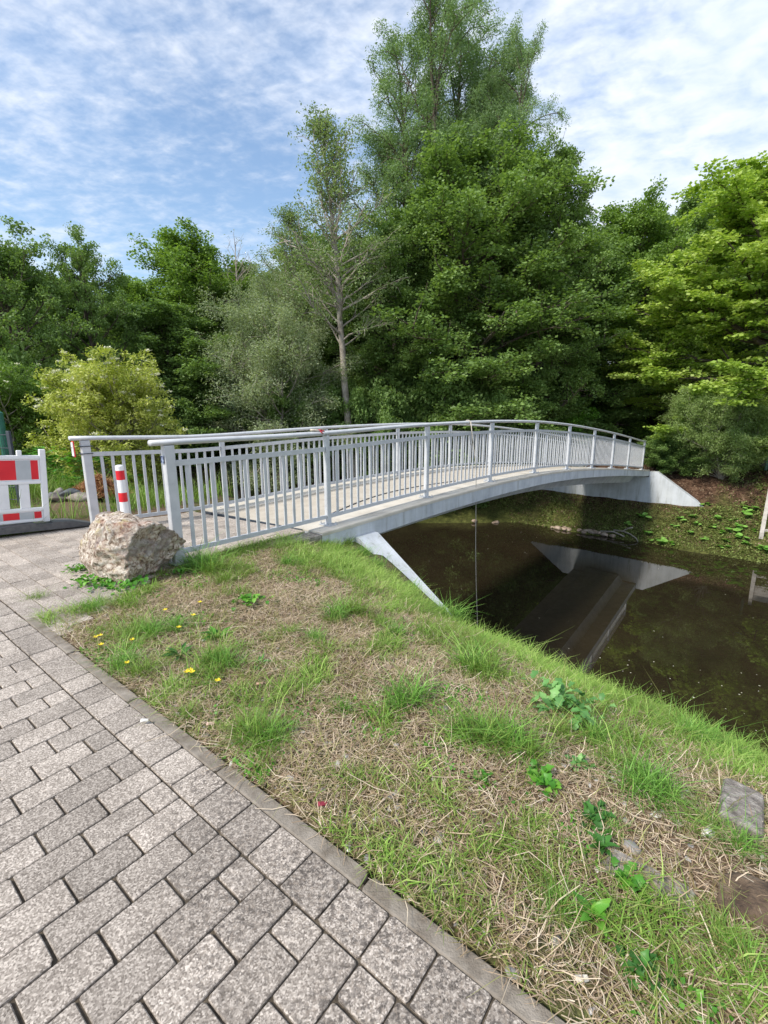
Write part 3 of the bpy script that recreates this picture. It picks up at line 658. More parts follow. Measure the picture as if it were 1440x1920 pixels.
part(MB().tube([(lp.x, lp.y, zt-.1), (lp.x, lp.y, zt+4.3)], .05, 12).build('pole', noisy('pale_green_paint', [(.3, (.20, .34, .28)), (.7, (.26, .42, .34))], 5, 3, .5, 0), smooth=True), root)
mb = MB().box((lp.x-.02, lp.y-.08, at(1435, 815, 19).z), (.30, .14, .62), None, .02); part(mb.build('box', noisy('blue_grey_box', [(.3, (.10, .17, .19)), (.7, (.18, .27, .29))], 5, 3, .5, 0)), root)

# shore stones and branch ----------------------------------------------------
base_st = [rock_mesh('shore_stone', (.16, .12, .08), 60+k, 3, .25, 1) for k in range(4)]
M['shore'] = noisy('tan_shore_stone', [(.3, (.16, .11, .08)), (.55, (.36, .28, .22)), (.75, (.55, .48, .41))], 7, 6, .85, .5, 50)
rnd = random.Random(4)
ORD = 'first second third fourth fifth sixth seventh eighth ninth tenth eleventh twelfth thirteenth fourteenth fifteenth sixteenth seventeenth eighteenth nineteenth twentieth'.split()
def nth(i, n):
    if i == 0: return 'leftmost'
    if i == n-1: return 'rightmost'
    return ORD[i]+' from the left' if i < n/2 and i < 20 else (ORD[n-1-i]+' from the right' if n-1-i < 20 else 'one near the middle')
for i, (px, py) in enumerate([(948, 984), (958, 987), (1036, 990), (1047, 991), (1058, 992), (1066, 994), (1086, 995), (1098, 996), (1107, 997), (1114, 999), (1122, 1000), (1133, 1003), (930, 981), (890, 978), (1094, 998), (1148, 1006)]):
    rk = sorted([948, 958, 1036, 1047, 1058, 1066, 1086, 1098, 1107, 1114, 1122, 1133, 930, 890, 1094, 1148]).index(px)
    q = hit(px, py); me = base_st[i % 4]; ob = bpy.data.objects.new('shore_stone', me); COL.objects.link(ob)
    if not me.materials: me.materials.append(M['shore'])
    k = rnd.uniform(.8, 1.4); ob.scale = (k, k, k); ob.location = q+Vector((0, 0, .03)); ob.rotation_euler = (0, 0, rnd.uniform(0, 6))
    tag(ob, 'pale shore stone, '+nth(rk, 16)+' in the row along the far waterline', 'stone', 'stones along the far waterline')
mb = MB()
for pl in ([(1150, 998), (1168, 1000), (1180, 1005), (1192, 1013), (1196, 1020)], [(1125, 1000), (1150, 1001), (1170, 1010)], [(1168, 1000), (1176, 995), (1186, 993)]):
    pts = [hit(*q)+Vector((0, 0, .09)) for q in pl]; mb.tube(pts, [.04-.006*k for k in range(len(pts))], 6)
tag(mb.build('driftwood_branch', M['palebark'], smooth=True), 'bare grey forked branch washed up at the far waterline', 'branch')

# ------------------------------------------------------------------ vegetation builders
def unit(a): return a/np.maximum(np.linalg.norm(a, axis=-1, keepdims=True), 1e-6)
def leaf_quads(C, per, rad, size, aspect, droop, rng, up=.6, var=.35, flat=.6, tb=None):
    n = len(C)*per; d = rng.normal(0, 1, (n, 3)); d = unit(d)*(rng.uniform(0, 1, (n, 1))**.45); d[:, 2] *= flat
    P = np.repeat(C, per, 0)+d*rad
    a = rng.normal(0, 1, (n, 3)); a = unit(a); a[:, 2] = a[:, 2]*(1-min(droop, .8))-droop; a = unit(a)
    nn = rng.normal(0, 1, (n, 3)); nn[:, 2] = np.abs(nn[:, 2])+up; b = unit(np.cross(nn, a))
    Lg = size*rng.uniform(.6, 1.3, (n, 1)); Wd = Lg*aspect
    V = np.stack([P, P+a*Lg*.45+b*Wd*.5, P+a*Lg, P+a*Lg*.45-b*Wd*.5], 1)
    ct = np.repeat(rng.uniform(0, 1, len(C)) if tb is None else tb, per)
    t = np.clip(.15+ct*.45+rng.uniform(0, 1, n)*.4, 0, 1)
    return V.reshape(-1, 3), np.repeat(t, 4)
def skeleton(rng, H, R, t0=.25, limbs=50, sec=6, bend=.05, el0=10, el1=60, prof=None, trunk_r=.22, stems=1, spread=0, droop=0.0, top=0.96, gap=.0, lean=(0, 0)):
    polys = []; cl = []
    prof = prof or (lambda t: math.sin(math.pi*min(1, max(0, (t-t0)/(1-t0)))**.75)**.8)
    for st in range(stems):
        az0 = 2*math.pi*st/stems+rng.uniform(0, 1); sp_ = spread*rng.uniform(.6, 1.2) if stems > 1 else 0
        Hs = H*(1 if st == 0 else rng.uniform(.72, .98)); pts = []; x = y = 0.0
        nk = 12
        for k in range(nk+1):
            q = k/nk; pts.append((x, y, Hs*top*q)); x += rng.normal(0, bend)*Hs/nk+lean[0]*Hs/nk+math.cos(az0)*sp_/nk; y += rng.normal(0, bend)*Hs/nk+lean[1]*Hs/nk+math.sin(az0)*sp_/nk
        tr = trunk_r*(1 if st == 0 else .7)
        pts[0] = (pts[0][0], pts[0][1], -.4)
        polys.append((pts, [tr*(1.25 if k == 0 else 1)*(1-k/nk)**.75+.012 for k in range(nk+1)], 8))
        pa = np.array(pts); nl = limbs//stems
        for i in range(nl):
            t = t0+(1-t0)*((i+rng.uniform(0, 1))/nl)**.9; t = min(t, .985)
            kf = t*nk; k0 = min(int(kf), nk-1); b0 = pa[k0]+(pa[k0+1]-pa[k0])*(kf-k0)
            Ln = R*prof(t)*rng.uniform(.7, 1.15)
            if Ln < .25: Ln = .25+rng.uniform(0, .3)
            az = i*2.39996+rng.normal(0, .35)+az0; el = math.radians(el0+(el1-el0)*((t-t0)/(1-t0))+rng.normal(0, 8))
            d = np.array([math.cos(az)*math.cos(el), math.sin(az)*math.cos(el), math.sin(el)]); p = b0.copy(); lp_ = [p.copy()]
            for k in range(5):
                d = d+rng.normal(0, .13, 3)+np.array([0, 0, .05-droop*(k/4)]); d /= np.linalg.norm(d); p = p+d*Ln/5; lp_.append(p.copy())
            r0 = max(.015, min(tr*.45*(1-t)**.5+.01, Ln*.022)); polys.append((lp_, [r0*(1-k/5.6) for k in range(6)], 5))
            la = np.array(lp_); ns_ = max(2, int(sec*Ln/R+1))
            for j in range(ns_):
                u = .22+.78*(j+rng.uniform(0, 1))/ns_; kf = min(u, .999)*5; k0 = int(kf); q0 = la[k0]+(la[k0+1]-la[k0])*(kf-k0)
                dd = unit(la[k0+1]-la[k0])+rng.normal(0, .65, 3)*np.array([1, 1, .7]); dd[2] += .12-droop; dd /= np.linalg.norm(dd)
                sl_ = (Ln*.36*(1.15-.6*u)+.25)*rng.uniform(.6, 1.2); q1 = q0+dd*sl_*.5+rng.normal(0, .05, 3); q2 = q1+unit(dd+rng.normal(0, .3, 3)+np.array([0, 0, -droop*1.5]))*sl_*.5
                polys.append(([q0, q1, q2], [r0*.42, r0*.3, .004], 3))
                if rng.uniform() < gap: continue
                cl += [q1+rng.normal(0, .08, 3), (q1+q2)/2+rng.normal(0, .08, 3), q2]
            if rng.uniform() > gap: cl.append(la[-1]); cl.append(la[-2]+rng.normal(0, .1, 3))
    return polys, np.array(cl)
def tubes_mesh(name, polys):
    Vs = []; Fs = []; n0 = 0
    for pts, rad, n in polys:
        P = np.array(pts, float); m_ = len(P); T = np.gradient(P, axis=0); T = unit(T)
        A = np.cross(T, np.array([.13, .2, 1.0])); A = unit(A); Bv = np.cross(A, T); ang = np.arange(n)*2*math.pi/n
        Rr = np.array(rad)[:, None, None]
        V = P[:, None, :]+(A[:, None, :]*np.cos(ang)[None, :, None]+Bv[:, None, :]*np.sin(ang)[None, :, None])*Rr
        Vs.append(V.reshape(-1, 3)); I = np.arange(m_*n).reshape(m_, n); J = np.roll(I, -1, 1)
        Fs.append(np.stack([I[:-1], J[:-1], J[1:], I[1:]], -1).reshape(-1, 4)+n0); n0 += m_*n
    me = quads(name, np.concatenate(Vs), None, np.concatenate(Fs)); me.shade_smooth(); return me
PROT = {}
def proto(key, seed, H, R, leafm, bark, per=40, crad=.5, lsize=.14, aspect=.6, ldroop=.2, up=.6, flat=.6, **kw):
    rng = np.random.default_rng(seed); polys, cl = skeleton(rng, H, R, **kw)
    # tone follows position in broad clumps: leaves of one bough share an age and tone
    tb = np.clip(fnoise(cl[:, 0]*.9+50, cl[:, 2]*.9+cl[:, 1]*.7+50, seed, 3)*1.5-.25, 0, 1)
    V, t = leaf_quads(cl, per, crad, lsize, aspect, ldroop, rng, up, flat=flat, tb=tb)
    c = quads('crown', V, t); c.materials.append(leafm); w = tubes_mesh('trunk', polys); w.materials.append(bark)
    PROT[key] = (c, w, H, cl); print('proto', key, len(V)//4, 'leaves')
def put(key, name, loc, label, cat, group=None, rz=0, sc=1.0, sz=None, crown='crown'):
    c, w, H, _ = PROT[key]; r = empty(name, loc, label, cat, group, rz); r.scale = (sc, sc, sz or sc)
    for nm, me in ((crown, c), ('trunk', w)):
        o = bpy.data.objects.new(nm, me); COL.objects.link(o); o.parent = r
    return r
def LM(name, a, b_, c, **k): return leafmat(name, [(0, a), (.5, b_), (1, c)], **k)
G_ALDER = LM('alder_leaves', (0.084, 0.140, 0.034), (0.174, 0.280, 0.073), (0.314, 0.459, 0.146))
G_DARK = LM('dark_wood_leaves', (0.084, 0.144, 0.041), (0.171, 0.273, 0.076), (0.300, 0.451, 0.144))
G_MID = LM('mid_green_leaves', (0.078, 0.137, 0.027), (0.162, 0.274, 0.050), (0.291, 0.437, 0.095))
G_SAGE = LM('sage_willow_leaves', (0.168, 0.213, 0.112), (0.291, 0.364, 0.196), (0.470, 0.538, 0.325))
G_WILL = LM('white_willow_leaves', (0.091, 0.151, 0.060), (0.182, 0.293, 0.116), (0.343, 0.464, 0.242))
G_MAPLE = LM('yellow_green_maple_leaves', (.17, .28, .035), (.36, .51, .09), (.58, .68, .22), trans=.42)
G_ELDER = LM('elder_leaves', (0.202, 0.258, 0.039), (0.426, 0.493, 0.090), (0.660, 0.660, 0.246), trans=.35)
G_BROWN = LM('sparse_grey_green_leaves', (.11, .16, .06), (.21, .30, .12), (.36, .45, .22))
G_SHRUB = LM('shrub_willow_leaves', (0.134, 0.196, 0.056), (0.246, 0.347, 0.106), (0.403, 0.515, 0.213))
G_BUSH = LM('bright_bush_leaves', (0.090, 0.202, 0.027), (0.179, 0.381, 0.050), (0.325, 0.582, 0.112))
M_FLOWER = leafmat('cream_flower_heads', [(0, (.62, .62, .42)), (1, (.85, .85, .66))], .2, .8, (1, 1, 1))
rnd_prof = lambda t0, k=.75, e=.7: (lambda t: max(.12, math.sin(math.pi*min(1, max(0, (t-t0)/(1.06-t0)))**k))**e)
dome = lambda t: min(1, .62+t*.9)*(1-max(0, (t-.35)/.72)**2.4)**.5
proto('alder', 1, 17, 4.6, G_ALDER, M['bark'], 56, .44, .125, .8, .1, t0=.10, limbs=92, sec=11, el0=-8, el1=60, prof=dome, trunk_r=.24, bend=.03, gap=.12)
proto('alder_open', 2, 13, 3.8, G_DARK, M['bark'], 44, .36, .115, .8, .1, t0=.20, limbs=50, sec=9, el0=5, el1=62, trunk_r=.2, bend=.06, gap=.12, prof=dome)
proto('tall_willow', 3, 24, 4.6, G_WILL, M['bark'], 66, .42, .15, .28, .45, up=.2, flat=.95, t0=.22, limbs=96, sec=11, el0=25, el1=66, trunk_r=.34, bend=.045, stems=3, spread=2.6, droop=.12, gap=.16, prof=dome)
proto('sparse_birch', 4, 15, 2.3, G_BROWN, M['palebark'], 16, .36, .10, .5, .3, t0=.50, limbs=62, sec=9, lean=(-.085, 0), el0=24, el1=68, trunk_r=.17, bend=.03, gap=.2, prof=rnd_prof(.3, .8))
proto('sage_willow', 5, 10, 3.4, G_SAGE, M['palebark'], 60, .42, .11, .32, .35, up=.3, flat=.9, t0=.08, limbs=84, sec=10, el0=5, el1=66, trunk_r=.16, bend=.07, stems=3, spread=1.8, droop=.12, gap=.05, prof=dome)
proto('maple', 6, 12.5, 5.0, G_MAPLE, M['bark'], 70, .40, .125, .9, .15, up=1.1, flat=.38, t0=.08, limbs=96, sec=12, el0=-12, el1=58, trunk_r=.24, bend=.04, droop=.05, prof=dome)
proto('wood_a', 7, 14, 4.2, G_MID, M['bark'], 50, .50, .15, .7, .1, t0=.08, limbs=74, sec=9, el0=-5, el1=62, trunk_r=.22, bend=.05, prof=dome, gap=.05)
proto('wood_b', 8, 15, 4.0, G_DARK, M['bark'], 50, .50, .15, .75, .1, t0=.06, limbs=74, sec=9, el0=-5, el1=62, trunk_r=.2, bend=.04, prof=dome, gap=.05)
proto('willow_shrub', 9, 3.9, 1.9, G_SHRUB, M['palebark'], 56, .24, .10, .24, -.25, up=.1, flat=1.0, t0=.04, limbs=120, sec=8, el0=18, el1=78, trunk_r=.05, bend=.08, stems=7, spread=1.4, prof=dome)
proto('elder', 10, 2.8, 1.35, G_ELDER, M['palebark'], 36, .15, .075, .5, .2, up=1.0, flat=.7, t0=.15, limbs=90, sec=8, el0=0, el1=62, trunk_r=.035, bend=.10, stems=6, spread=1.3, prof=dome)
proto('elder_dark', 11, 2.8, 1.35, G_MID, M['palebark'], 40, .16, .08, .5, .2, up=1.0, flat=.7, t0=.12, limbs=90, sec=8, el0=0, el1=62, trunk_r=.035, bend=.10, stems=6, spread=1.3, prof=dome)
proto('bush', 12, 2.6, 1.5, G_BUSH, M['bark'], 44, .24, .12, .6, .1, up=.9, t0=.05, limbs=60, sec=6, el0=5, el1=62, trunk_r=.04, bend=.1, stems=5, spread=1.0, prof=dome)
proto('dark_bush', 13, 3.0, 1.9, G_DARK, M['bark'], 60, .30, .10, .7, .1, up=.8, t0=.03, limbs=70, sec=7, el0=0, el1=60, trunk_r=.05, bend=.1, stems=5, spread=1.3, prof=dome)
proto('bare', 14, 10, 1.6, G_BROWN, M['palebark'], 1, .3, .08, .5, .3, t0=.35, limbs=36, sec=6, el0=35, el1=72, trunk_r=.09, bend=.05, gap=.7, prof=rnd_prof(.2, .8))

def gpos(px, Y):                           # ground point on the vertical plane through column px at forward distance Y
    v = at(px, 800, Y); z = float(height(*toRS(v.x, v.y))); return Vector((v.x, v.y, z))
def tree(key, name, px, Y, ytop, label, cat='tree', group=None, rz=0.0, wide=200, crown='crown'):   # wide: crown width in picture units at that distance
    g_ = gpos(px, Y); g_.z = max(g_.z, WATER-.1); top = at(px, ytop, Y).z; cl = PROT[key][3]; H = np.percentile(cl[:, 2], 99.6)+.2; k = (top-g_.z)/H
    Re = np.percentile(np.hypot(cl[:, 0]-cl[:, 0].mean(), cl[:, 1]-cl[:, 1].mean()), 90)+.2
    sx_ = (wide/2*Y/FPX)/Re; mx, my = cl[:, 0].mean()*sx_, cl[:, 1].mean()*sx_    # stand the crown, not the foot, over px
    g_ = Vector((g_.x-mx*math.cos(rz)+my*math.sin(rz), g_.y-(mx*math.sin(rz)+my*math.cos(rz)), g_.z))
    return put(key, name, g_, label, cat, group, rz, sx_, k, crown)
far = 'trees of the wood on the far bank'
TR = [
 ('alder_open', 'alder_tree', 62, 17, 418, 'dark open-crowned alder, leftmost tree standing against the sky', .3, 260),
 ('alder_open', 'alder_tree', 192, 18.5, 428, 'thin-topped alder with sky showing through, second from the left edge', 2.1, 170),
 ('wood_b', 'dark_tree', 10, 22, 470, 'dense dark tree filling the left edge behind the open alder', 1.0, 240),
 ('wood_a', 'broadleaf_tree', 275, 24, 520, 'mid green tree in the dip of the skyline left of the rounded crown', .5, 170),
 ('wood_a', 'broadleaf_tree', 385, 25, 436, 'rounded mid green tree rising left of the grey-green willow', 3.0, 230),
 ('wood_b', 'dark_tree', 330, 21, 570, 'dark tree in the shade behind the elder bush', 4.0, 220),
 ('sage_willow', 'grey_willow', 520, 20.5, 478, 'grey-green bushy willow left of the thin pale-barked tree', .8, 235),
 ('wood_b', 'dark_tree', 470, 27, 500, 'dark tree behind the grey-green willow', 2.6, 200),
 ('sparse_birch', 'bare_topped_tree', 562, 24.5, 395, 'thin brownish half-bare tree top between the willow and the pale-barked tree', 1.4, 150),
 ('sparse_birch', 'pale_barked_tree', 640, 20.2, 205, 'slender half-dead tree with a bare pale trunk left of the tall central tree', .0, 190),
 ('tall_willow', 'tall_willow', 848, 26, -80, 'tallest tree, a feathery willow rising out of the top of the photo', 1.2, 240),
 ('tall_willow', 'tall_willow', 788, 27, 80, 'feathery willow top just left of the tallest tree', 3.4, 240),
 ('tall_willow', 'tall_willow', 915, 25, 75, 'feathery willow lobe just right of the tallest tree', 5.0, 170),
 ('alder', 'alder_tree', 872, 23.5, 262, 'broad dense alder in the middle standing over the bridge', .9, 370),
 ('alder', 'alder_tree', 1000, 24, 285, 'open-topped alder against the sky right of the broad central one', 2.9, 210),
 ('alder', 'alder_tree', 735, 23.5, 400, 'dense alder low behind the pale trunk', 4.4, 210),
 ('wood_a', 'broadleaf_tree', 1150, 29, 372, 'mid green tree on the skyline right of the central alders', 5.0, 200),
 ('wood_b', 'dark_tree', 1060, 27, 430, 'dark tree filling the gap right of the central alders', .4, 200),
 ('wood_b', 'dark_tree', 1235, 31, 375, 'dark tree on the skyline left of the yellow-green maple', 1.9, 180),
 ('wood_b', 'dark_tree', 1318, 34, 322, 'dark tree poking above the yellow-green maple', 3.3, 140),
 ('maple', 'maple_tree', 1440, 21.0, 285, 'yellow-green maple filling the right edge above the shrub', .7, 470),
 ('wood_b', 'dark_tree', 150, 27, 520, 'dark tree far behind the two open alders', 5.1, 200),
 ('wood_b', 'dark_tree', 620, 29, 450, 'dark tree behind the slender pale trunk', 4.9, 220),
 ('wood_a', 'broadleaf_tree', 590, 27, 490, 'mid green tree behind the grey-green willow on its right', 2.2, 180),
 ('wood_b', 'dark_tree', 1380, 31, 400, 'dark tree behind the maple at the right edge', 2.4, 240),
]
for k, nm, px, Y, yt, lb, rz, wd in TR: tree(k, nm, px, Y, yt, lb, 'tree', far, rz, wd)
tree('bare', 'dead_tree', 462, 24, 425, 'leafless pale dead treetop above the grey-green willow', 'tree', None, .5, 90)
# the shaded wood further back, and the undergrowth
i = 0
for px, Y, yt in ((-60, 34, 520), (90, 36, 560), (240, 35, 560), (400, 36, 500), (520, 38, 520), (650, 36, 500), (780, 35, 480), (920, 36, 470), (1050, 38, 470), (1180, 38, 450), (1290, 40, 430), (1420, 40, 430), (1530, 36, 420)):
    tree('wood_b' if i % 3 else 'wood_a', 'background_tree', px, Y, yt, 'shaded tree deep in the wood, number hidden behind the front row', 'tree', 'shaded trees deep in the wood', i*1.1, 200)['label'] = 'shaded tree deep in the wood, '+nth(i, 13)+' behind the front row'; i += 1
for i, (px, Y, yt, lb, wd) in enumerate(((-40, 15, 640, 'dark undergrowth bush at the left edge behind the flowering elder', 260), (385, 23, 700, 'dark bush between the bright elder and the willow', 200), (480, 23, 700, 'dark bush at the foot of the grey-green willow', 180),
        (585, 21.5, 690, 'dark green bush left of the pale trunk behind the railing', 170), (700, 21.5, 720, 'dark bush at the foot of the pale trunk', 150), (800, 22.5, 670, 'dark bush left of the central alder foot', 200), (900, 22.5, 680, 'dark green bush under the central alder', 200),
        (990, 24.5, 700, 'dark bush right of the central alder foot', 150), (1130, 30, 740, 'low dark bush in the deep shade past the bridge end', 120), (1215, 33, 720, 'low dark bush left of the maple foot', 140), (320, 20, 720, 'dark bush just right of the bright elder', 200), (1330, 34, 760, 'low dark bush behind the guardrail', 160))):
    tree('dark_bush', 'bush', px, Y, yt, lb, 'bush', 'dark undergrowth bushes', i*.9, wd)
tree('bush', 'bush', 1045, 25, 742, 'bright green bush showing above the handrail near the bridge middle', 'bush', None, .3, 105)
tree('willow_shrub', 'willow_shrub', 1356, 19.4, 724, 'grey-green willow shrub on the bank beside the far bridge end', 'shrub', None, .4, 175)
def elder(px, Y, yt, label, rz, wd, nfl, seed, key='elder'):
    r_ = tree(key, 'elder_bush', px, Y, yt, label, 'bush', 'flowering elder bushes', rz, wd); cl = PROT[key][3]
    rg = np.random.default_rng(seed); d = np.linalg.norm(cl[:, :2], axis=1)+cl[:, 2]*.9; pick = np.argsort(-d)[:nfl*4]; pick = rg.choice(pick, min(nfl, len(pick)), replace=False)
    C_ = cl[pick]+unit(np.c_[cl[pick, :2], np.full(len(pick), 1.0)])*.12
    V, t = leaf_quads(C_, 34, .075, .034, .9, 0, rg, up=2.5, flat=.25); me = quads('blossom', V, t); me.materials.append(M_FLOWER)
    o = bpy.data.objects.new('blossom', me); COL.objects.link(o); o.parent = r_; return r_
elder(212, 10.6, 655, 'yellow-green elder bush with cream flower heads behind the left railing', .4, 250, 190, 1)
elder(35, 11.8, 662, 'darker elder bush with a few cream flowers at the left edge', 2.2, 200, 46, 2, 'elder_dark')
elder(-95, 12.5, 640, 'elder bush outside the left edge of the view', 4.2, 200, 30, 3, 'elder_dark')
tree('dark_bush', 'bush', 1268, 20.3, 812, 'low dark green bush between the far bridge end and the grey-green shrub', 'bush', None, .7, 105)
# the bush hanging over the water under the bridge
q = hit(880, 968); r_ = put('dark_bush', 'bush', q+Vector((-.5, 1.2, -.3)), 'dark leafy bush overhanging the far waterline under the bridge', 'bush', None, 1.0, .70, .50)

# leafy plants -------------------------------------------------------------------
def leaf_shape(rng, L_, W_, bend, n=4, lobes=False):   # one curved leaf of several quads, base at origin, along +x
    xs = np.linspace(0, 1, n+1); v = []
    for i, x in enumerate(xs):
        w_ = W_*math.sin(math.pi*min(.97, x*.9+.06))**.8*(1 if not lobes else (1.15 if i % 2 else .7))
        z = bend*L_*math.sin(math.pi*x*.75)-bend*L_*.35*x; v += [(x*L_, -w_/2, z+.18*w_), (x*L_, 0, z), (x*L_, w_/2, z+.18*w_)]
    v = np.array(v); f = []
    for i in range(n): a = i*3; f += [(a, a+3, a+4, a+1), (a+1, a+4, a+5, a+2)]
    return v, np.array(f)
def rosette(seed, n, L_, W_, bend, el, lobes=False, stem=0.0, spread=0.0):
    rg = np.random.default_rng(seed); Vs = []; Fs = []; T = []; n0 = 0
    for i in range(n):
        v, f = leaf_shape(rg, L_*rg.uniform(.6, 1.15), W_*rg.uniform(.7, 1.2), bend, 5, lobes); a = i*2.4+rg.normal(0, .3); e = math.radians(el+rg.normal(0, 14))
        ry = np.array([[math.cos(e), 0, -math.sin(e)], [0, 1, 0], [math.sin(e), 0, math.cos(e)]]); rz = np.array([[math.cos(a), -math.sin(a), 0], [math.sin(a), math.cos(a), 0], [0, 0, 1]])
        off = np.array([rg.normal(0, spread), rg.normal(0, spread), stem*rg.uniform(.2, 1)])
        Vs.append((v@ry.T)@rz.T+off); Fs.append(f+n0); n0 += len(v); T += [rg.uniform(0, 1)]*len(v)
    return quads('foliage', np.concatenate(Vs), T, np.concatenate(Fs))
ROS = {'dock': rosette(1, 11, .17, .055, .35, 45), 'broad': rosette(2, 30, .075, .05, .25, 30, True, .06, .045), 'geran': rosette(3, 90, .065, .045, .2, 25, True, .11, .10),
       'clover': rosette(4, 46, .045, .04, .2, 25, False, .06, .07), 'dand': rosette(5, 14, .13, .03, .25, 22, True), 'nettle': rosette(6, 40, .12, .05, -.2, 10, False, .62, .05)}
def plant(kind, name, mt, px, py, sc, label, group=None, lift=0.0, up=0):
    q = hit(px, py) if not isinstance(px, Vector) else px
    me = ROS[kind].copy() if len(ROS[kind].materials) and ROS[kind].materials[0] != M[mt] else ROS[kind]
    if not me.materials: me.materials.append(M[mt])
    elif me.materials[0] != M[mt]: me.materials[0] = M[mt]
    o = link(name, me, None); sc *= 1 if py < 1400 else .68; o.location = q+Vector((0, 0, lift)); o.scale = (sc, sc, sc); o.rotation_euler = (rnd.uniform(-.1, .1), rnd.uniform(-.1, .1), rnd.uniform(0, 6))
    return tag(o, label, 'plant', group)
plant('geran', 'leafy_plant', 'paleweed', 1062, 1340, .95, 'largest pale green leafy clump near the top of the bank on the right')
plant('broad', 'leafy_plant', 'weed', 1012, 1475, 1.0, 'bright broad-leaved plant beside the dark soil patch')
plant('clover', 'clover_clump', 'weed', 466, 1135, .95, 'small bright clover clump alone in the dry grass right of the boulder')
plant('broad', 'leafy_plant', 'darkweed', 1112, 1545, .9, 'dark lobed plant on the gravelly patch')
plant('dock', 'dock_plant', 'darkweed', 1125, 1600, .6, 'dark narrow-leaved plant just below the lobed one on the gravel')
plant('broad', 'leafy_plant', 'weed', 1175, 1668, .85, 'bright plant growing beside the buried kerb stone')
plant('dock', 'dock_plant', 'weed', 1112, 1735, .75, 'upright dock in the dry straw at the lower right')
plant('broad', 'leafy_plant', 'darkweed', 1205, 1835, .8, 'small dark plant near the bottom right of the bank')
plant('dand', 'dandelion_plant', 'weed', 408, 1200, 1.0, 'flat rosette with long leaves left of the bank middle')
plant('dand', 'dandelion_plant', 'darkweed', 340, 1235, 1.0, 'dark flat rosette nearest the kerb in the upper left of the bank')
plant('broad', 'leafy_plant', 'weed', 905, 1465, .55, 'small bright plant left of the broad-leaved one')
plant('dand', 'dandelion_plant', 'paleweed', 488, 1250, .6, 'small pale rosette on bare straw in the bank middle')
plant('broad', 'leafy_plant', 'paleweed', 1085, 1440, .7, 'pale thin plant above the dark soil patch')
for i, (px, py) in enumerate(((162, 1098), (195, 1105), (232, 1108), (150, 1075), (255, 1100), (215, 1092))):
    plant('clover', 'clover_clump', 'weed', px, py, .95, 'clover, '+nth(sorted([162, 195, 232, 150, 255, 215]).index(px), 6)+' along the foot of the boulder', 'clover clumps at the foot of the boulder')
plant('clover', 'clover_clump', 'weed', 345, 1078, .8, 'clover clump at the right foot of the boulder')
# butterbur on the far bank
rgb = np.random.default_rng(8)
def disc_plant(seed):
    rg = np.random.default_rng(seed); V = []; F = []; T = []; n0 = 0
    for i in range(5):
        a = rg.uniform(0, 6.28); d_ = rg.uniform(.05, .24); c = np.array([math.cos(a)*d_, math.sin(a)*d_, rg.uniform(.10, .22)]); R_ = rg.uniform(.07, .13); tl = rg.normal(0, .25, 2); k = 10
        ring = np.array([[math.cos(q)*R_*rg.uniform(.88, 1.08), math.sin(q)*R_*rg.uniform(.88, 1.08), 0] for q in np.linspace(0, 2*math.pi, k, endpoint=False)])
        ring[:, 2] = .03+ring[:, 0]*tl[0]+ring[:, 1]*tl[1]; ring2 = ring*.5; ring2[:, 2] = .01
        v = np.concatenate([ring+c, ring2+c, [c]*1, [c+[.004, 0, 0], c-[.004, 0, 0], [c[0]*.2-.004, c[1]*.2, 0], [c[0]*.2+.004, c[1]*.2, 0]]])
        f = [(j, (j+1) % k, k+(j+1) % k, k+j) for j in range(k)]+[(k+j, k+j+1, k+(j+2) % k, 2*k) for j in range(0, k, 2)]+[(2*k+1, 2*k+2, 2*k+3, 2*k+4)]
        V.append(v); F.append(np.array(f)+n0); n0 += len(v); T += [rg.uniform(.3, 1)]*len(v)
    return quads('butterbur', np.concatenate(V), T, np.concatenate(F))
DP = [disc_plant(k) for k in range(3)]
M_BUR = leafmat('butterbur_leaves', [(0, (.10, .24, .04)), (.5, (.17, .38, .06)), (1, (.28, .52, .11))], .25, .5)
for me in DP: me.materials.append(M_BUR)
BB = [(1202, 970, .9), (1212, 972, 1.0), (1208, 1002, 1.0), (1240, 1020, 1.1), (1256, 1025, 1.0), (1282, 978, .9), (1296, 972, 1), (1345, 975, .9), (1372, 980, .9), (1402, 958, 1.2), (1408, 968, 1.1), (1385, 990, 1), (1376, 1000, 1.1), (1350, 1003, .9), (1340, 992, .9),
        (1362, 1018, 1), (1388, 1010, .9), (1420, 1033, 1.2), (1432, 1036, 1.1), (1325, 950, .8), (1310, 985, .7), (1265, 990, .7), (1395, 1022, .8), (1225, 1018, 1.0), (1355, 1030, .9), (1180, 985, .7), (1290, 1000, .7), (1320, 1015, .8), (1410, 1000, .8)]
for i, (px, py, k) in enumerate(BB):
    rk = sorted(BB).index((px, py, k))
    q = hit(px, py); o = bpy.data.objects.new('butterbur_plant', DP[i % 3]); COL.objects.link(o); o.location = q; o.scale = (k, k, k*.8); o.rotation_euler = (0, 0, i*1.3)
    tag(o, 'round-leaved butterbur, '+nth(rk, len(BB))+' on the far bank slope', 'plant', 'butterbur plants on the far bank')
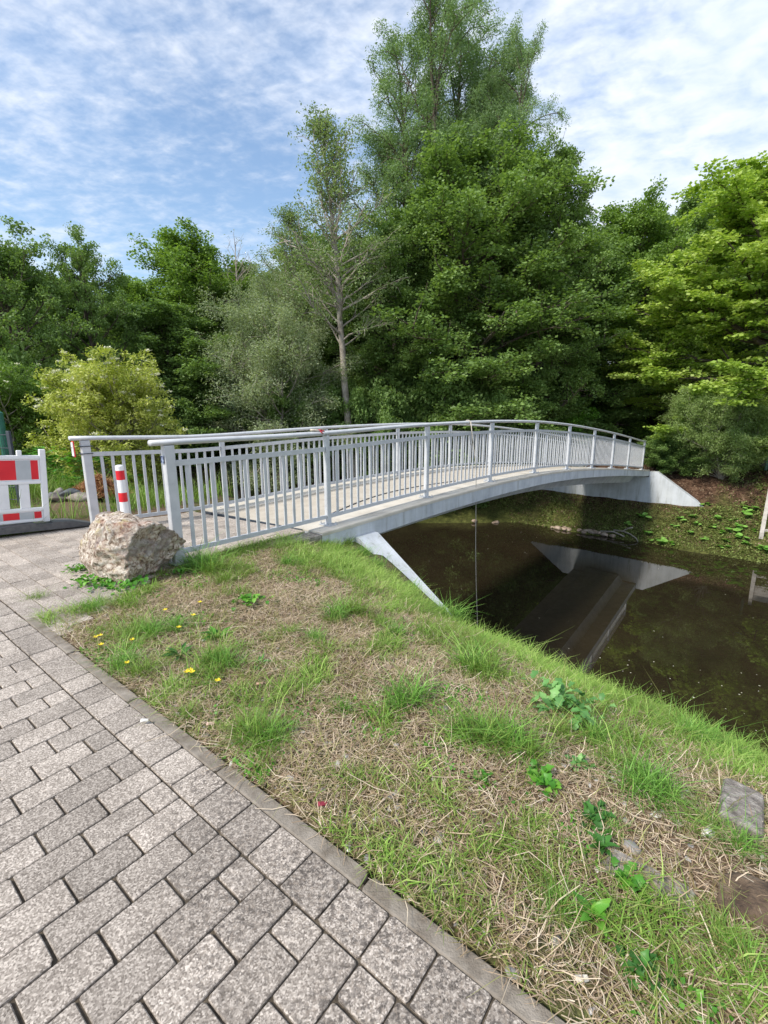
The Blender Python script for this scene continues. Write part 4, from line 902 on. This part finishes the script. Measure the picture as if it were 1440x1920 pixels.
# weeds behind the left railing and barrier
for i, (px, Y, k, lb) in enumerate(((110, 8.6, 1.35, 'leafy bright green weeds just right of the barrier'), (75, 9.0, 1.2, 'leafy weeds showing above the barrier'), (165, 9.2, 1.2, 'leafy weeds seen past the left railing post'), (235, 9.3, .8, 'weeds behind the bollard'), (400, 10.5, .9, 'dark weeds behind the railing near the second far post'),
        (345, 10.2, .8, 'weeds between the two end posts behind the railing'), (470, 11.0, .9, 'weeds at the river side behind the far railing'), (130, 10.0, 1.4, 'tall weeds under the left edge of the bright elder'))):
    for j in range(3):
        v = at(px+(j-1)*20+rnd.uniform(-6, 6), 850, Y+rnd.uniform(-.4, .4)); z = float(height(*toRS(v.x, v.y)))
        plant('nettle', 'weed_plant', 'weed' if i % 3 < 2 else 'darkweed', Vector((v.x, v.y, z)), 0, k*rnd.uniform(.85, 1.15), lb, 'weeds behind the left railing')['label'] = lb+(', left clump', ', middle clump', ', right clump')[j]

# grass --------------------------------------------------------------------------
def blades(P, h, w, lean, rng, tint, curl=.6):
    n = len(P); az = rng.uniform(0, 2*math.pi, n); d = np.stack([np.cos(az), np.sin(az), np.zeros(n)], 1); b = np.stack([-np.sin(az), np.cos(az), np.zeros(n)], 1)
    # face blades at random, independent of the lean direction
    tw = rng.uniform(-1, 1, (n, 1)); b = unit(b+d*tw); h = h[:, None]; w = w[:, None]; ln = lean[:, None]; up = np.array([0, 0, 1.0])
    p1 = P+up*h*.5+d*h*ln*.35; p2 = P+up*h*(1-.35*ln*curl)+d*h*ln
    p2[:, 2] = np.maximum(p2[:, 2], P[:, 2]+.004)
    V = np.stack([P-b*w*.5, P+b*w*.5, p1+b*w*.42, p1-b*w*.42, p2+b*w*.06, p2-b*w*.06], 1).reshape(-1, 3)
    I = (np.arange(n)*6)[:, None]; F = np.concatenate([I+[0, 1, 2, 3], I+[3, 2, 4, 5]], 1).reshape(-1, 4); return V, F, np.repeat(tint, 6)
def scatter(rng, n, r0, r1, s0, s1, dens=None):
    r = rng.uniform(r0, r1, n); s = rng.uniform(s0, s1, n)
    if dens is not None: k = rng.uniform(0, 1, n) < dens(r, s); r, s = r[k], s[k]
    z = height(r, s); return np.stack([r*CA+s*SA, -r*SA+s*CA, z], 1), r, s
class GR:
    def __init__(s): s.V = []; s.F = []; s.T = []; s.n = 0
    def add(s, V, F, T): s.V.append(V); s.F.append(F+s.n); s.T.append(T); s.n += len(V)
    def build(s, name, mt, label, cat='grass'):
        me = quads(name, np.concatenate(s.V), np.concatenate(s.T), np.concatenate(s.F)); me.materials.append(mt); o = link(name, me, None); print(name, len(me.polygons)); return tag(o, label, cat, None, 'stuff')
def kedge(r): return 1.045-.044*(r+.0)*-1 if False else .955+.044*(r+.9)
def onbank(r, s):
    e = .972+.0443*r+.0                      # kerb line in this frame
    ok = (s > e+.0)
    ok &= ~((r < -4.42) & (r > -7.05) & (s < 4.0)) & ~((r < -4.02) & (s < 1.75-(r+4.4)*0))
    ok &= ~((r > -8.2) & (r < -3.98) & (s > 3.98)) & ~((s > 4.34) & (s < 4.72) & (r > -9.6) & (r < -1.7)) & ~((s > 4.05) & (s < 4.72) & (r > -4.2) & (r < -2.7))
    return ok
def green(r, s):
    g_ = fnoise(r*1.5+7, s*1.5+3, 21, 3)*.65+fnoise(r*6, s*6, 5, 3)*.45
    crest = sstep(2.5, 3.6, s)*.26+sstep(-2.0, -.2, r)*sstep(2.0, 3.0, s)*.10
    bare = np.exp(-(((r+.35)/.55)**2+((s-1.75)/.35)**2))*.30+np.exp(-(((r+2.3)/.9)**2+((s-2.3)/.45)**2))*.10
    edge = (1-sstep(.0, .45, s-(.972+.0443*r)))*.10
    return g_+crest-bare-edge+.05+(fnoise(r*13, s*13, 55, 2)-.5)*.30
rg = np.random.default_rng(77)
def D(lo, hi, k=1.0): return lambda r, s: np.where(onbank(r, s), sstep(lo, hi, green(r, s))*k, 0)
gr = GR()                                   # short green grass in patches
P, r, s = scatter(rg, 300000, -4.6, 2.6, .7, 4.5, D(.55, .80)); n = len(P); gg = green(r, s)
gr.add(*blades(P, (rg.gamma(4, .0095, n)*(.5+gg*1.1)+.010)*np.where(s > 3.2, 1.1, 1)*np.where((s < 2.3) & (r > -1.2), .72, 1), rg.uniform(.0028, .0058, n), rg.uniform(.3, 1.9, n), rg, np.clip(rg.normal(.5, .25, n)+(gg-.65)*.6+(fnoise(r*2.2, s*2.2, 71, 2)-.5)*.9, 0, 1)))
P, r, s = scatter(rg, 60000, -4.0, 6, 4.5, 8, lambda r, s: onbank(r, s)*.8); n = len(P)
gr.add(*blades(P, rg.gamma(4, .022, n)+.02, rg.uniform(.004, .008, n), rg.uniform(.2, 1.4, n), rg, np.clip(rg.normal(.5, .25, n), 0, 1)))
P, r, s = scatter(rg, 30000, 2.6, 9, .8, 4.5, D(.45, .75)); n = len(P)
gr.add(*blades(P, rg.gamma(4, .016, n)+.02, rg.uniform(.003, .007, n), rg.uniform(.2, 1.4, n), rg, np.clip(rg.normal(.5, .25, n), 0, 1)))
P, r, s = scatter(rg, 46000, -4.6, 2.6, .8, 4.4, lambda r, s: np.where(onbank(r, s), sstep(.58, .70, fnoise(r*2.6, s*2.6, 88, 3)), 0)); n = len(P)
V, t = leaf_quads(P+[0, 0, .012], 2, .012, .019, .8, 0, rg, up=2.0, flat=.8); GCV = (V, t)
gr.build('short_grass', M['grass'], 'short green grass growing in patches over the near bank')
gr = GR()                                   # yellowing thin grass between
P, r, s = scatter(rg, 190000, -4.6, 3.5, .7, 4.5, lambda r, s: np.where(onbank(r, s), .25+.55*sstep(.40, .62, green(r, s)), 0)*.75); n = len(P)
gr.add(*blades(P, rg.gamma(3.5, .009, n)+.01, rg.uniform(.0016, .0035, n), rg.uniform(.5, 2.4, n), rg, rg.uniform(0, 1, n)))
gr.build('thin_dry_grass', M['drygrass'], 'thin yellowing grass on the near bank')
def straws(P, ln, w, rng, tint, rise=.25):
    n = len(P); az = rng.uniform(0, 2*math.pi, n); el = np.abs(rng.normal(0, rise, n)); d = np.stack([np.cos(az)*np.cos(el), np.sin(az)*np.cos(el), np.sin(el)], 1)
    b = unit(np.cross(d, np.array([0, 0, 1.0])+rng.normal(0, .3, (n, 3)))); k = rng.normal(0, .12, (n, 1)); ln = ln[:, None]; w = w[:, None]
    p1 = P+d*ln*.5+b*ln*k; p2 = P+d*ln
    V = np.stack([P-b*w*.5, P+b*w*.5, p1+b*w*.5, p1-b*w*.5, p2+b*w*.3, p2-b*w*.3], 1).reshape(-1, 3); I = (np.arange(n)*6)[:, None]
    return V, np.concatenate([I+[0, 1, 2, 3], I+[3, 2, 4, 5]], 1).reshape(-1, 4), np.repeat(tint, 6)
gr = GR()
P, r, s = scatter(rg, 330000, -4.6, 3.5, .7, 4.4, lambda r, s: np.where(onbank(r, s), np.clip(1.25-sstep(.45, .95, green(r, s))*1.05, 0, 1)*(.35+.65*fnoise(r*3, s*3, 40, 3)), 0)); n = len(P); P[:, 2] += rg.uniform(.001, .014, n)
gr.add(*straws(P, rg.gamma(3, .014, n)+.010, rg.uniform(.0012, .0036, n), rg, np.clip(rg.normal(.5, .27, n), 0, 1)))
P, r, s = scatter(rg, 450, -4.4, 3.0, .9, 4.2, lambda r, s: onbank(r, s)*.8); n = len(P); P[:, 2] += rg.uniform(.01, .03, n)
gr.add(*straws(P, rg.uniform(.10, .26, n), rg.uniform(.002, .0038, n), rg, rg.uniform(.5, 1, n), .15))
gr.build('straw_litter', M['straw'], 'dry straw and cut grass lying over the near bank', 'straw')
me = quads('creeping_weeds', *GCV); me.materials.append(M['weed']); tag(link('creeping_weeds', me, None), 'low small-leaved creeping weeds matted between the grass on the near bank', 'ground cover', None, 'stuff')
# taller tufts as individual plants
TUFT = []
for k in range(4):
    rt = np.random.default_rng(90+k); n = 260; P = np.zeros((n, 3)); P[:, :2] = rt.normal(0, .055, (n, 2))*[1, .7]
    V, F, T = blades(P, rt.gamma(5, .026, n)+.03, rt.uniform(.003, .0058, n), rt.uniform(.2, 1.5, n), rt, rt.uniform(0, 1, n), .8); me = quads('tuft', V, T, F); me.materials.append(M['lush' if k % 2 == 0 else 'grass']); TUFT.append(me)
TF = [(842, 1165, 1.35), (872, 1180, 1.2), (815, 1150, .8), (905, 1195, 1.0), (765, 1320, 1.15), (905, 1270, 1.1), (880, 1255, .9), (1000, 1235, 1.1), (1035, 1240, .9), (960, 1215, .9), (935, 1205, .8), (660, 1150, .95), (630, 1160, .8), (1150, 1270, .8),
      (385, 1070, 1.25), (405, 1075, 1.1), (362, 1062, 1.0), (425, 1092, .8), (950, 1400, 1.1), (915, 1390, 1.0), (880, 1380, .9), (990, 1420, .9), (1290, 1390, 1.1), (1262, 1370, 1.0), (1320, 1400, .9), (480, 1385, 1.0), (505, 1395, .9), (465, 1375, .8), (1200, 1480, 1.0), (1160, 1440, .9), (1240, 1500, .8),
      (1060, 1700, .75), (1045, 1712, .7), (1345, 1760, .8), (1390, 1810, .8), (1270, 1890, .7), (230, 1250, .7), (265, 1265, .7), (330, 1180, .6), (250, 1195, .7), (285, 1190, .7), (390, 1245, .75), (420, 1250, .75),
      (70, 1125, .5), (175, 1145, .6), (350, 1345, .6), (540, 1060, .7), (570, 1072, .6), (680, 1040, .8), (650, 1020, .8), (705, 1062, .8), (735, 1085, .8), (770, 1110, .8), (1090, 1262, .9), (1120, 1285, .8), (1200, 1310, .8), (1240, 1330, .8), (1050, 1380, .8), (1110, 1390, .9), (1180, 1400, .9), (1380, 1430, .8), (1420, 1450, .9),
      (1380, 1590, .7), (1310, 1560, .7), (740, 1190, .6), (700, 1220, .5), (590, 1200, .5), (540, 1190, .5), (640, 1330, .5), (1000, 1560, .4), (1140, 1560, .5)]
LMK = [(240, 1030, 'the boulder'), (1062, 1320, 'the largest leafy clump'), (1012, 1475, 'the bright broad-leaved plant'), (466, 1120, 'the small clover clump'), (1112, 1560, 'the dark plants on the gravel'), (1390, 1510, 'the concrete block'), (408, 1200, 'the flat long-leaved rosette'),
       (730, 1050, 'the sloping wing wall'), (880, 1150, 'the hanging rope'), (1175, 1668, 'the buried kerb stone'), (1420, 1695, 'the flat mossy stone'), (605, 1517, 'the dark red petal'), (395, 1365, 'the pinkish scrap'), (1112, 1735, 'the upright dock'), (905, 1465, 'the small bright plant'), (355, 1276, 'the yellow flowers'), (488, 1250, 'the small pale rosette'), (620, 1000, 'the second near railing post')]
def tuft_label(px, py, k):
    lx, ly, nm = min(LMK, key=lambda l: math.hypot(l[0]-px, l[1]-py)); dx, dy = px-lx, py-ly; d = math.hypot(dx, dy)
    w_ = 'right of' if dx > 0 else 'left of'
    if abs(dy) > abs(dx)*1.2: w_ = 'below' if dy > 0 else 'above'
    elif abs(dy) > abs(dx)*.5: w_ = ('below and ' if dy > 0 else 'above and ')+w_
    return ('tall ' if k >= 1.05 else 'small ' if k < .75 else 'middling ')+('dark ' if tuft_label.i % 2 == 0 else 'yellowish ')+'green grass tuft '+('well ' if d > 110 else 'just ' if d < 55 else '')+w_+' '+nm
for i, (px, py, k) in enumerate(TF):
    tuft_label.i = i; lab = tuft_label(px, py, k)
    q = hit(px, py); o = bpy.data.objects.new('grass_tuft', TUFT[i % 4]); COL.objects.link(o); o.location = q-Vector((0, 0, .01)); k *= 1 if py < 1300 else (.78 if py < 1600 else .6); o.scale = (k*1.1, k*1.1, k*.95); o.rotation_euler = (0, 0, i*1.7)
    tag(o, lab, 'grass tuft', 'grass tufts on the near bank')
dd_ = {}
for o in COL.objects:
    if o.name.startswith('grass_tuft'): dd_.setdefault(o['label'], []).append(o)
for l_, os_ in dd_.items():
    if len(os_) > 1:
        os_.sort(key=lambda o: o.location.y)
        for k, o in enumerate(os_): o['label'] = l_+(', nearer one' if k == 0 else ', farther one' if k == 1 else ', farthest one')
# left side and far bank grass
gr = GR()
P, r, s = scatter(rg, 48000, -17, -7.05, .3, 8.5, lambda r, s: np.where((r < -7.2) | (s > 4.8), sstep(.22, .42, fnoise(r*.9, s*.9, 12, 3))*(np.hypot(r+8.3, (s-2.2)*.8) > .85), 0)); n = len(P)
gr.add(*blades(P, rg.gamma(5, .05, n)+.05, rg.uniform(.005, .010, n), rg.uniform(.15, 1.0, n), rg, rg.uniform(0, 1, n)))
P, r, s = scatter(rg, 5000, -7.3, -7.0, -.4, 1.75); n = len(P)
gr.add(*blades(P, rg.gamma(4, .022, n)+.02, rg.uniform(.003, .006, n), rg.uniform(.3, 1.6, n), rg, rg.uniform(0, 1, n)))
gr.build('tall_grass', M['grass'], 'tall meadow grass behind the barrier and the left railing')
gr = GR()
P, r, s = scatter(rg, 130000, -14, 9, 20.3, 26.5, lambda r, s: sstep(.36, .58, fnoise(r*.8+3, s*.8, 31, 3)*.75+fnoise(r*4, s*4, 33, 3)*.25+.05+.10*sstep(-3, 0, r)-.18*sstep(21.8, 23.5, s))*(s < 26)*.9*((s < 22.25) | (r > -1.8) | (r < -9.3))); n = len(P)
gr.add(*blades(P, rg.gamma(4, .013, n)+.015, rg.uniform(.010, .024, n), rg.uniform(.4, 2.0, n), rg, rg.uniform(0, 1, n)))
P, r, s = scatter(rg, 16000, -3, 10, 24.6, 27.2); n = len(P)
gr.add(*blades(P, rg.gamma(4, .02, n)+.03, rg.uniform(.012, .024, n), rg.uniform(.3, 1.2, n), rg, rg.uniform(0, 1, n)))
FC = leafmat('far_bank_cover', [(0, (.10, .10, .03)), (.5, (.17, .21, .055)), (1, (.27, .34, .10))], .25, .6)
P, r, s = scatter(rg, 60000, -14, 9, 20.2, 26.5, lambda r, s: np.clip(sstep(.38, .60, fnoise(r*1.0+3, s*1.0, 41, 4)+.12*sstep(-3, 0, r)-.26*sstep(21.8, 23.5, s)), 0, 1)*((s < 22.2) | (r > -1.8) | (r < -9.3))); V, t = leaf_quads(P+[0, 0, .03], 2, .03, .075, .8, 0, rg, up=1.6, flat=.8)
me = quads('bank_weeds', V, t); me.materials.append(FC); tag(link('bank_weeds', me, None), 'olive green small-leaved weeds covering the far bank', 'ground cover', None, 'stuff')
P, r, s = scatter(rg, 42000, -14, 9, 20.4, 30, lambda r, s: .9*((s < 22.2) | (s > 22.7))); V, t = leaf_quads(P+[0, 0, .012], 1, .02, .085, .55, 0, rg, up=2.5, flat=.3)
me = quads('leaf_litter', V, t); me.materials.append(leafmat('brown_leaf_litter', [(0, (.05, .028, .016)), (.5, (.14, .085, .05)), (1, (.36, .27, .18))], .05, .8)); tag(link('leaf_litter', me, None), 'brown leaf litter strewn over the far bank', 'leaf litter', None, 'stuff')
gr.build('bank_cover', FC, 'low green ground cover on the far bank')
# gravel and pebbles in the bare patch
gv = GR(); rp = np.random.default_rng(3)
oct_ = np.array([[1, 0, 0], [0, 1, 0], [-1, 0, 0], [0, -1, 0], [.6, .6, .7], [-.6, .6, .6], [-.6, -.6, .7], [.6, -.6, .6]]); of = np.array([[0, 1, 5, 4], [1, 2, 6, 5], [2, 3, 7, 6], [3, 0, 4, 7], [4, 5, 6, 7]])
P, r, s = scatter(rp, 5200, -4.2, 2.5, .9, 3.4, lambda r, s: np.where(onbank(r, s), np.exp(-(((r+.2)/.5)**2+((s-1.9)/.5)**2))*.8+.10+.4*(s < 1.3), 0))
for p_ in P:
    k = rp.gamma(3, .0026)+.003; a = rp.uniform(0, 6.28); m_ = np.array([[math.cos(a), -math.sin(a), 0], [math.sin(a), math.cos(a), 0], [0, 0, .7]]); gv.add((oct_*[k, k*.7, k*.8]*rp.uniform(.8, 1.2, (8, 3)))@m_.T+p_+[0, 0, .001], of, np.full(8, rp.uniform(0, 1)))
gv.build('gravel', leafmat('mixed_gravel', [(0, (.16, .15, .145)), (.6, (.38, .36, .34)), (1, (.66, .64, .61))], 0.0, .85), 'small grey stones scattered in the bare soil by the kerb', 'gravel')
rp = np.random.default_rng(12); n = 130; r = np.concatenate([rp.normal(-.9, 1.6, n//2), rp.uniform(-9, 3, n-n//2)]); s_w = np.concatenate([rp.normal(9.2, 1.3, n//2), rp.uniform(8, 19.8, n-n//2)])  # pale flecks laid on the river as painted glints of sky
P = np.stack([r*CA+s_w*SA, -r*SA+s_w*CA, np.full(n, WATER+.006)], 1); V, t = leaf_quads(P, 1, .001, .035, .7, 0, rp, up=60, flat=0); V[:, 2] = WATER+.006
me = quads('painted_sky_glints', V, t); me.materials.append(leafmat('pale_sky_glint_colour', [(0, (.20, .20, .10)), (.5, (.5, .48, .36)), (1, (.75, .74, .66))], .1, .6)); tag(link('painted_sky_glints', me, None), 'small pale flecks on the dark water, coloured as glints of sky', 'petals', None, 'stuff')
# straw heap behind the left railing
gr = GR(); n = 5200; a = rg.uniform(0, 6.28, n); d_ = np.sqrt(rg.uniform(0, 1, n)); q = at(172, 945, 7.9)
P = np.stack([q.x+np.cos(a)*d_*.46, q.y+.25+np.sin(a)*d_*.40, .36*(1-d_**1.4)*rg.uniform(.55, 1, n)], 1)
gr.add(*straws(P, rg.uniform(.04, .13, n), rg.uniform(.005, .014, n), rg, rg.uniform(0, 1, n), .5)); gr.build('straw_heap', M['chip'], 'heap of orange-brown straw and chips behind the left railing', 'heap')
# flowers
def flower(px, py, h_, label, group):
    q = hit(px, py) if py > 1000 else at(px, py, 9.2)
    g_ = float(height(*toRS(q.x, q.y))); rz = rnd.uniform(0, 6); mb = MB(); mb.tube([(0, 0, 0), (.005, 0, h_)], .0015, 4)
    pt = MB()
    for k in range(5):
        a = k*1.2566+rz; c_, s_ = math.cos(a), math.sin(a); R_ = .013 if py > 1000 else .02
        pt.add([(0, 0, h_), (R_*c_-R_*.5*s_, R_*s_+R_*.5*c_, h_+.007), (R_*1.3*c_, R_*1.3*s_, h_+.010), (R_*c_+R_*.5*s_, R_*s_-R_*.5*c_, h_+.007)], [(0, 3, 2, 1)])
    r_ = empty('yellow_flower', (q.x, q.y, g_), label, 'flower', group); a_ = mb.build('stem', M['weed']); a_.parent = r_; b_ = pt.build('petals', M['yellow']); b_.parent = r_
M['yellow'] = noisy('yellow_petals', [(.3, (.75, .55, .01)), (.7, (.9, .72, .03))], 50, 2, .6, 0)
FLW = ((352, 1278), (358, 1274), (362, 1280), (182, 1212), (190, 1208), (192, 1226), (250, 1217), (337, 1192), (364, 1168), (376, 1144), (410, 1296), (240, 1260), (311, 1158))
for px, py in FLW: flower(px, py, .055, 'small yellow flower, '+nth(sorted(FLW).index((px, py)), len(FLW))+' in the short grass near the kerb', 'yellow flowers in the near bank')
FLB = ((281, 893), (284, 898), (288, 903), (292, 896), (295, 904), (298, 910), (301, 916), (299, 898), (279, 902), (303, 906))
for px, py in FLB: flower(px, py, at(px, py, 9.2).z, 'tall yellow flower, '+nth(sorted(FLB).index((px, py)), len(FLB))+' behind the bars of the left railing', 'yellow flowers behind the left railing')
# petals and bits dropped on the bank
for px, py, c_, lb in ((605, 1517, (.25, .02, .04), 'fallen dark red petal near the kerb'), (487, 1289, (.62, .36, .28), 'pale pink scrap on the straw'), (395, 1365, (.60, .42, .34), 'torn pinkish paper scrap beside the kerb'), (310, 1376, (.7, .68, .64), 'white scrap lying on the edge pavers'), (1090, 1848, (.66, .62, .52), 'pale flat stone chip in the straw')):
    q = hit(px, py) if px != 310 else Vector((-1.16, 2.0, 0)); v = [q+Vector((a_*.018, b2_*.010, .022+c2_*.006)) for a_, b2_, c2_ in ((-1, -.8, 0), (0, -1.1, 1), (1, -.3, 0), (.9, .8, .8), (0, 1, 0), (-1, .6, 1.2))]
    v = [tuple(p_) for p_ in v]+[(p_[0], p_[1], p_[2]-.003) for p_ in v]
    o = MB().add(v, [tuple(range(6)), tuple(range(11, 5, -1))]+[(k, 6+k, 6+(k+1) % 6, (k+1) % 6) for k in range(6)]).build('scrap', noisy('scrap_colour', [(.3, tuple(x*.8 for x in c_)), (.7, c_)], 30, 3, .7, 0)); tag(o, lb, 'litter')
print('objects', len(SC.objects))
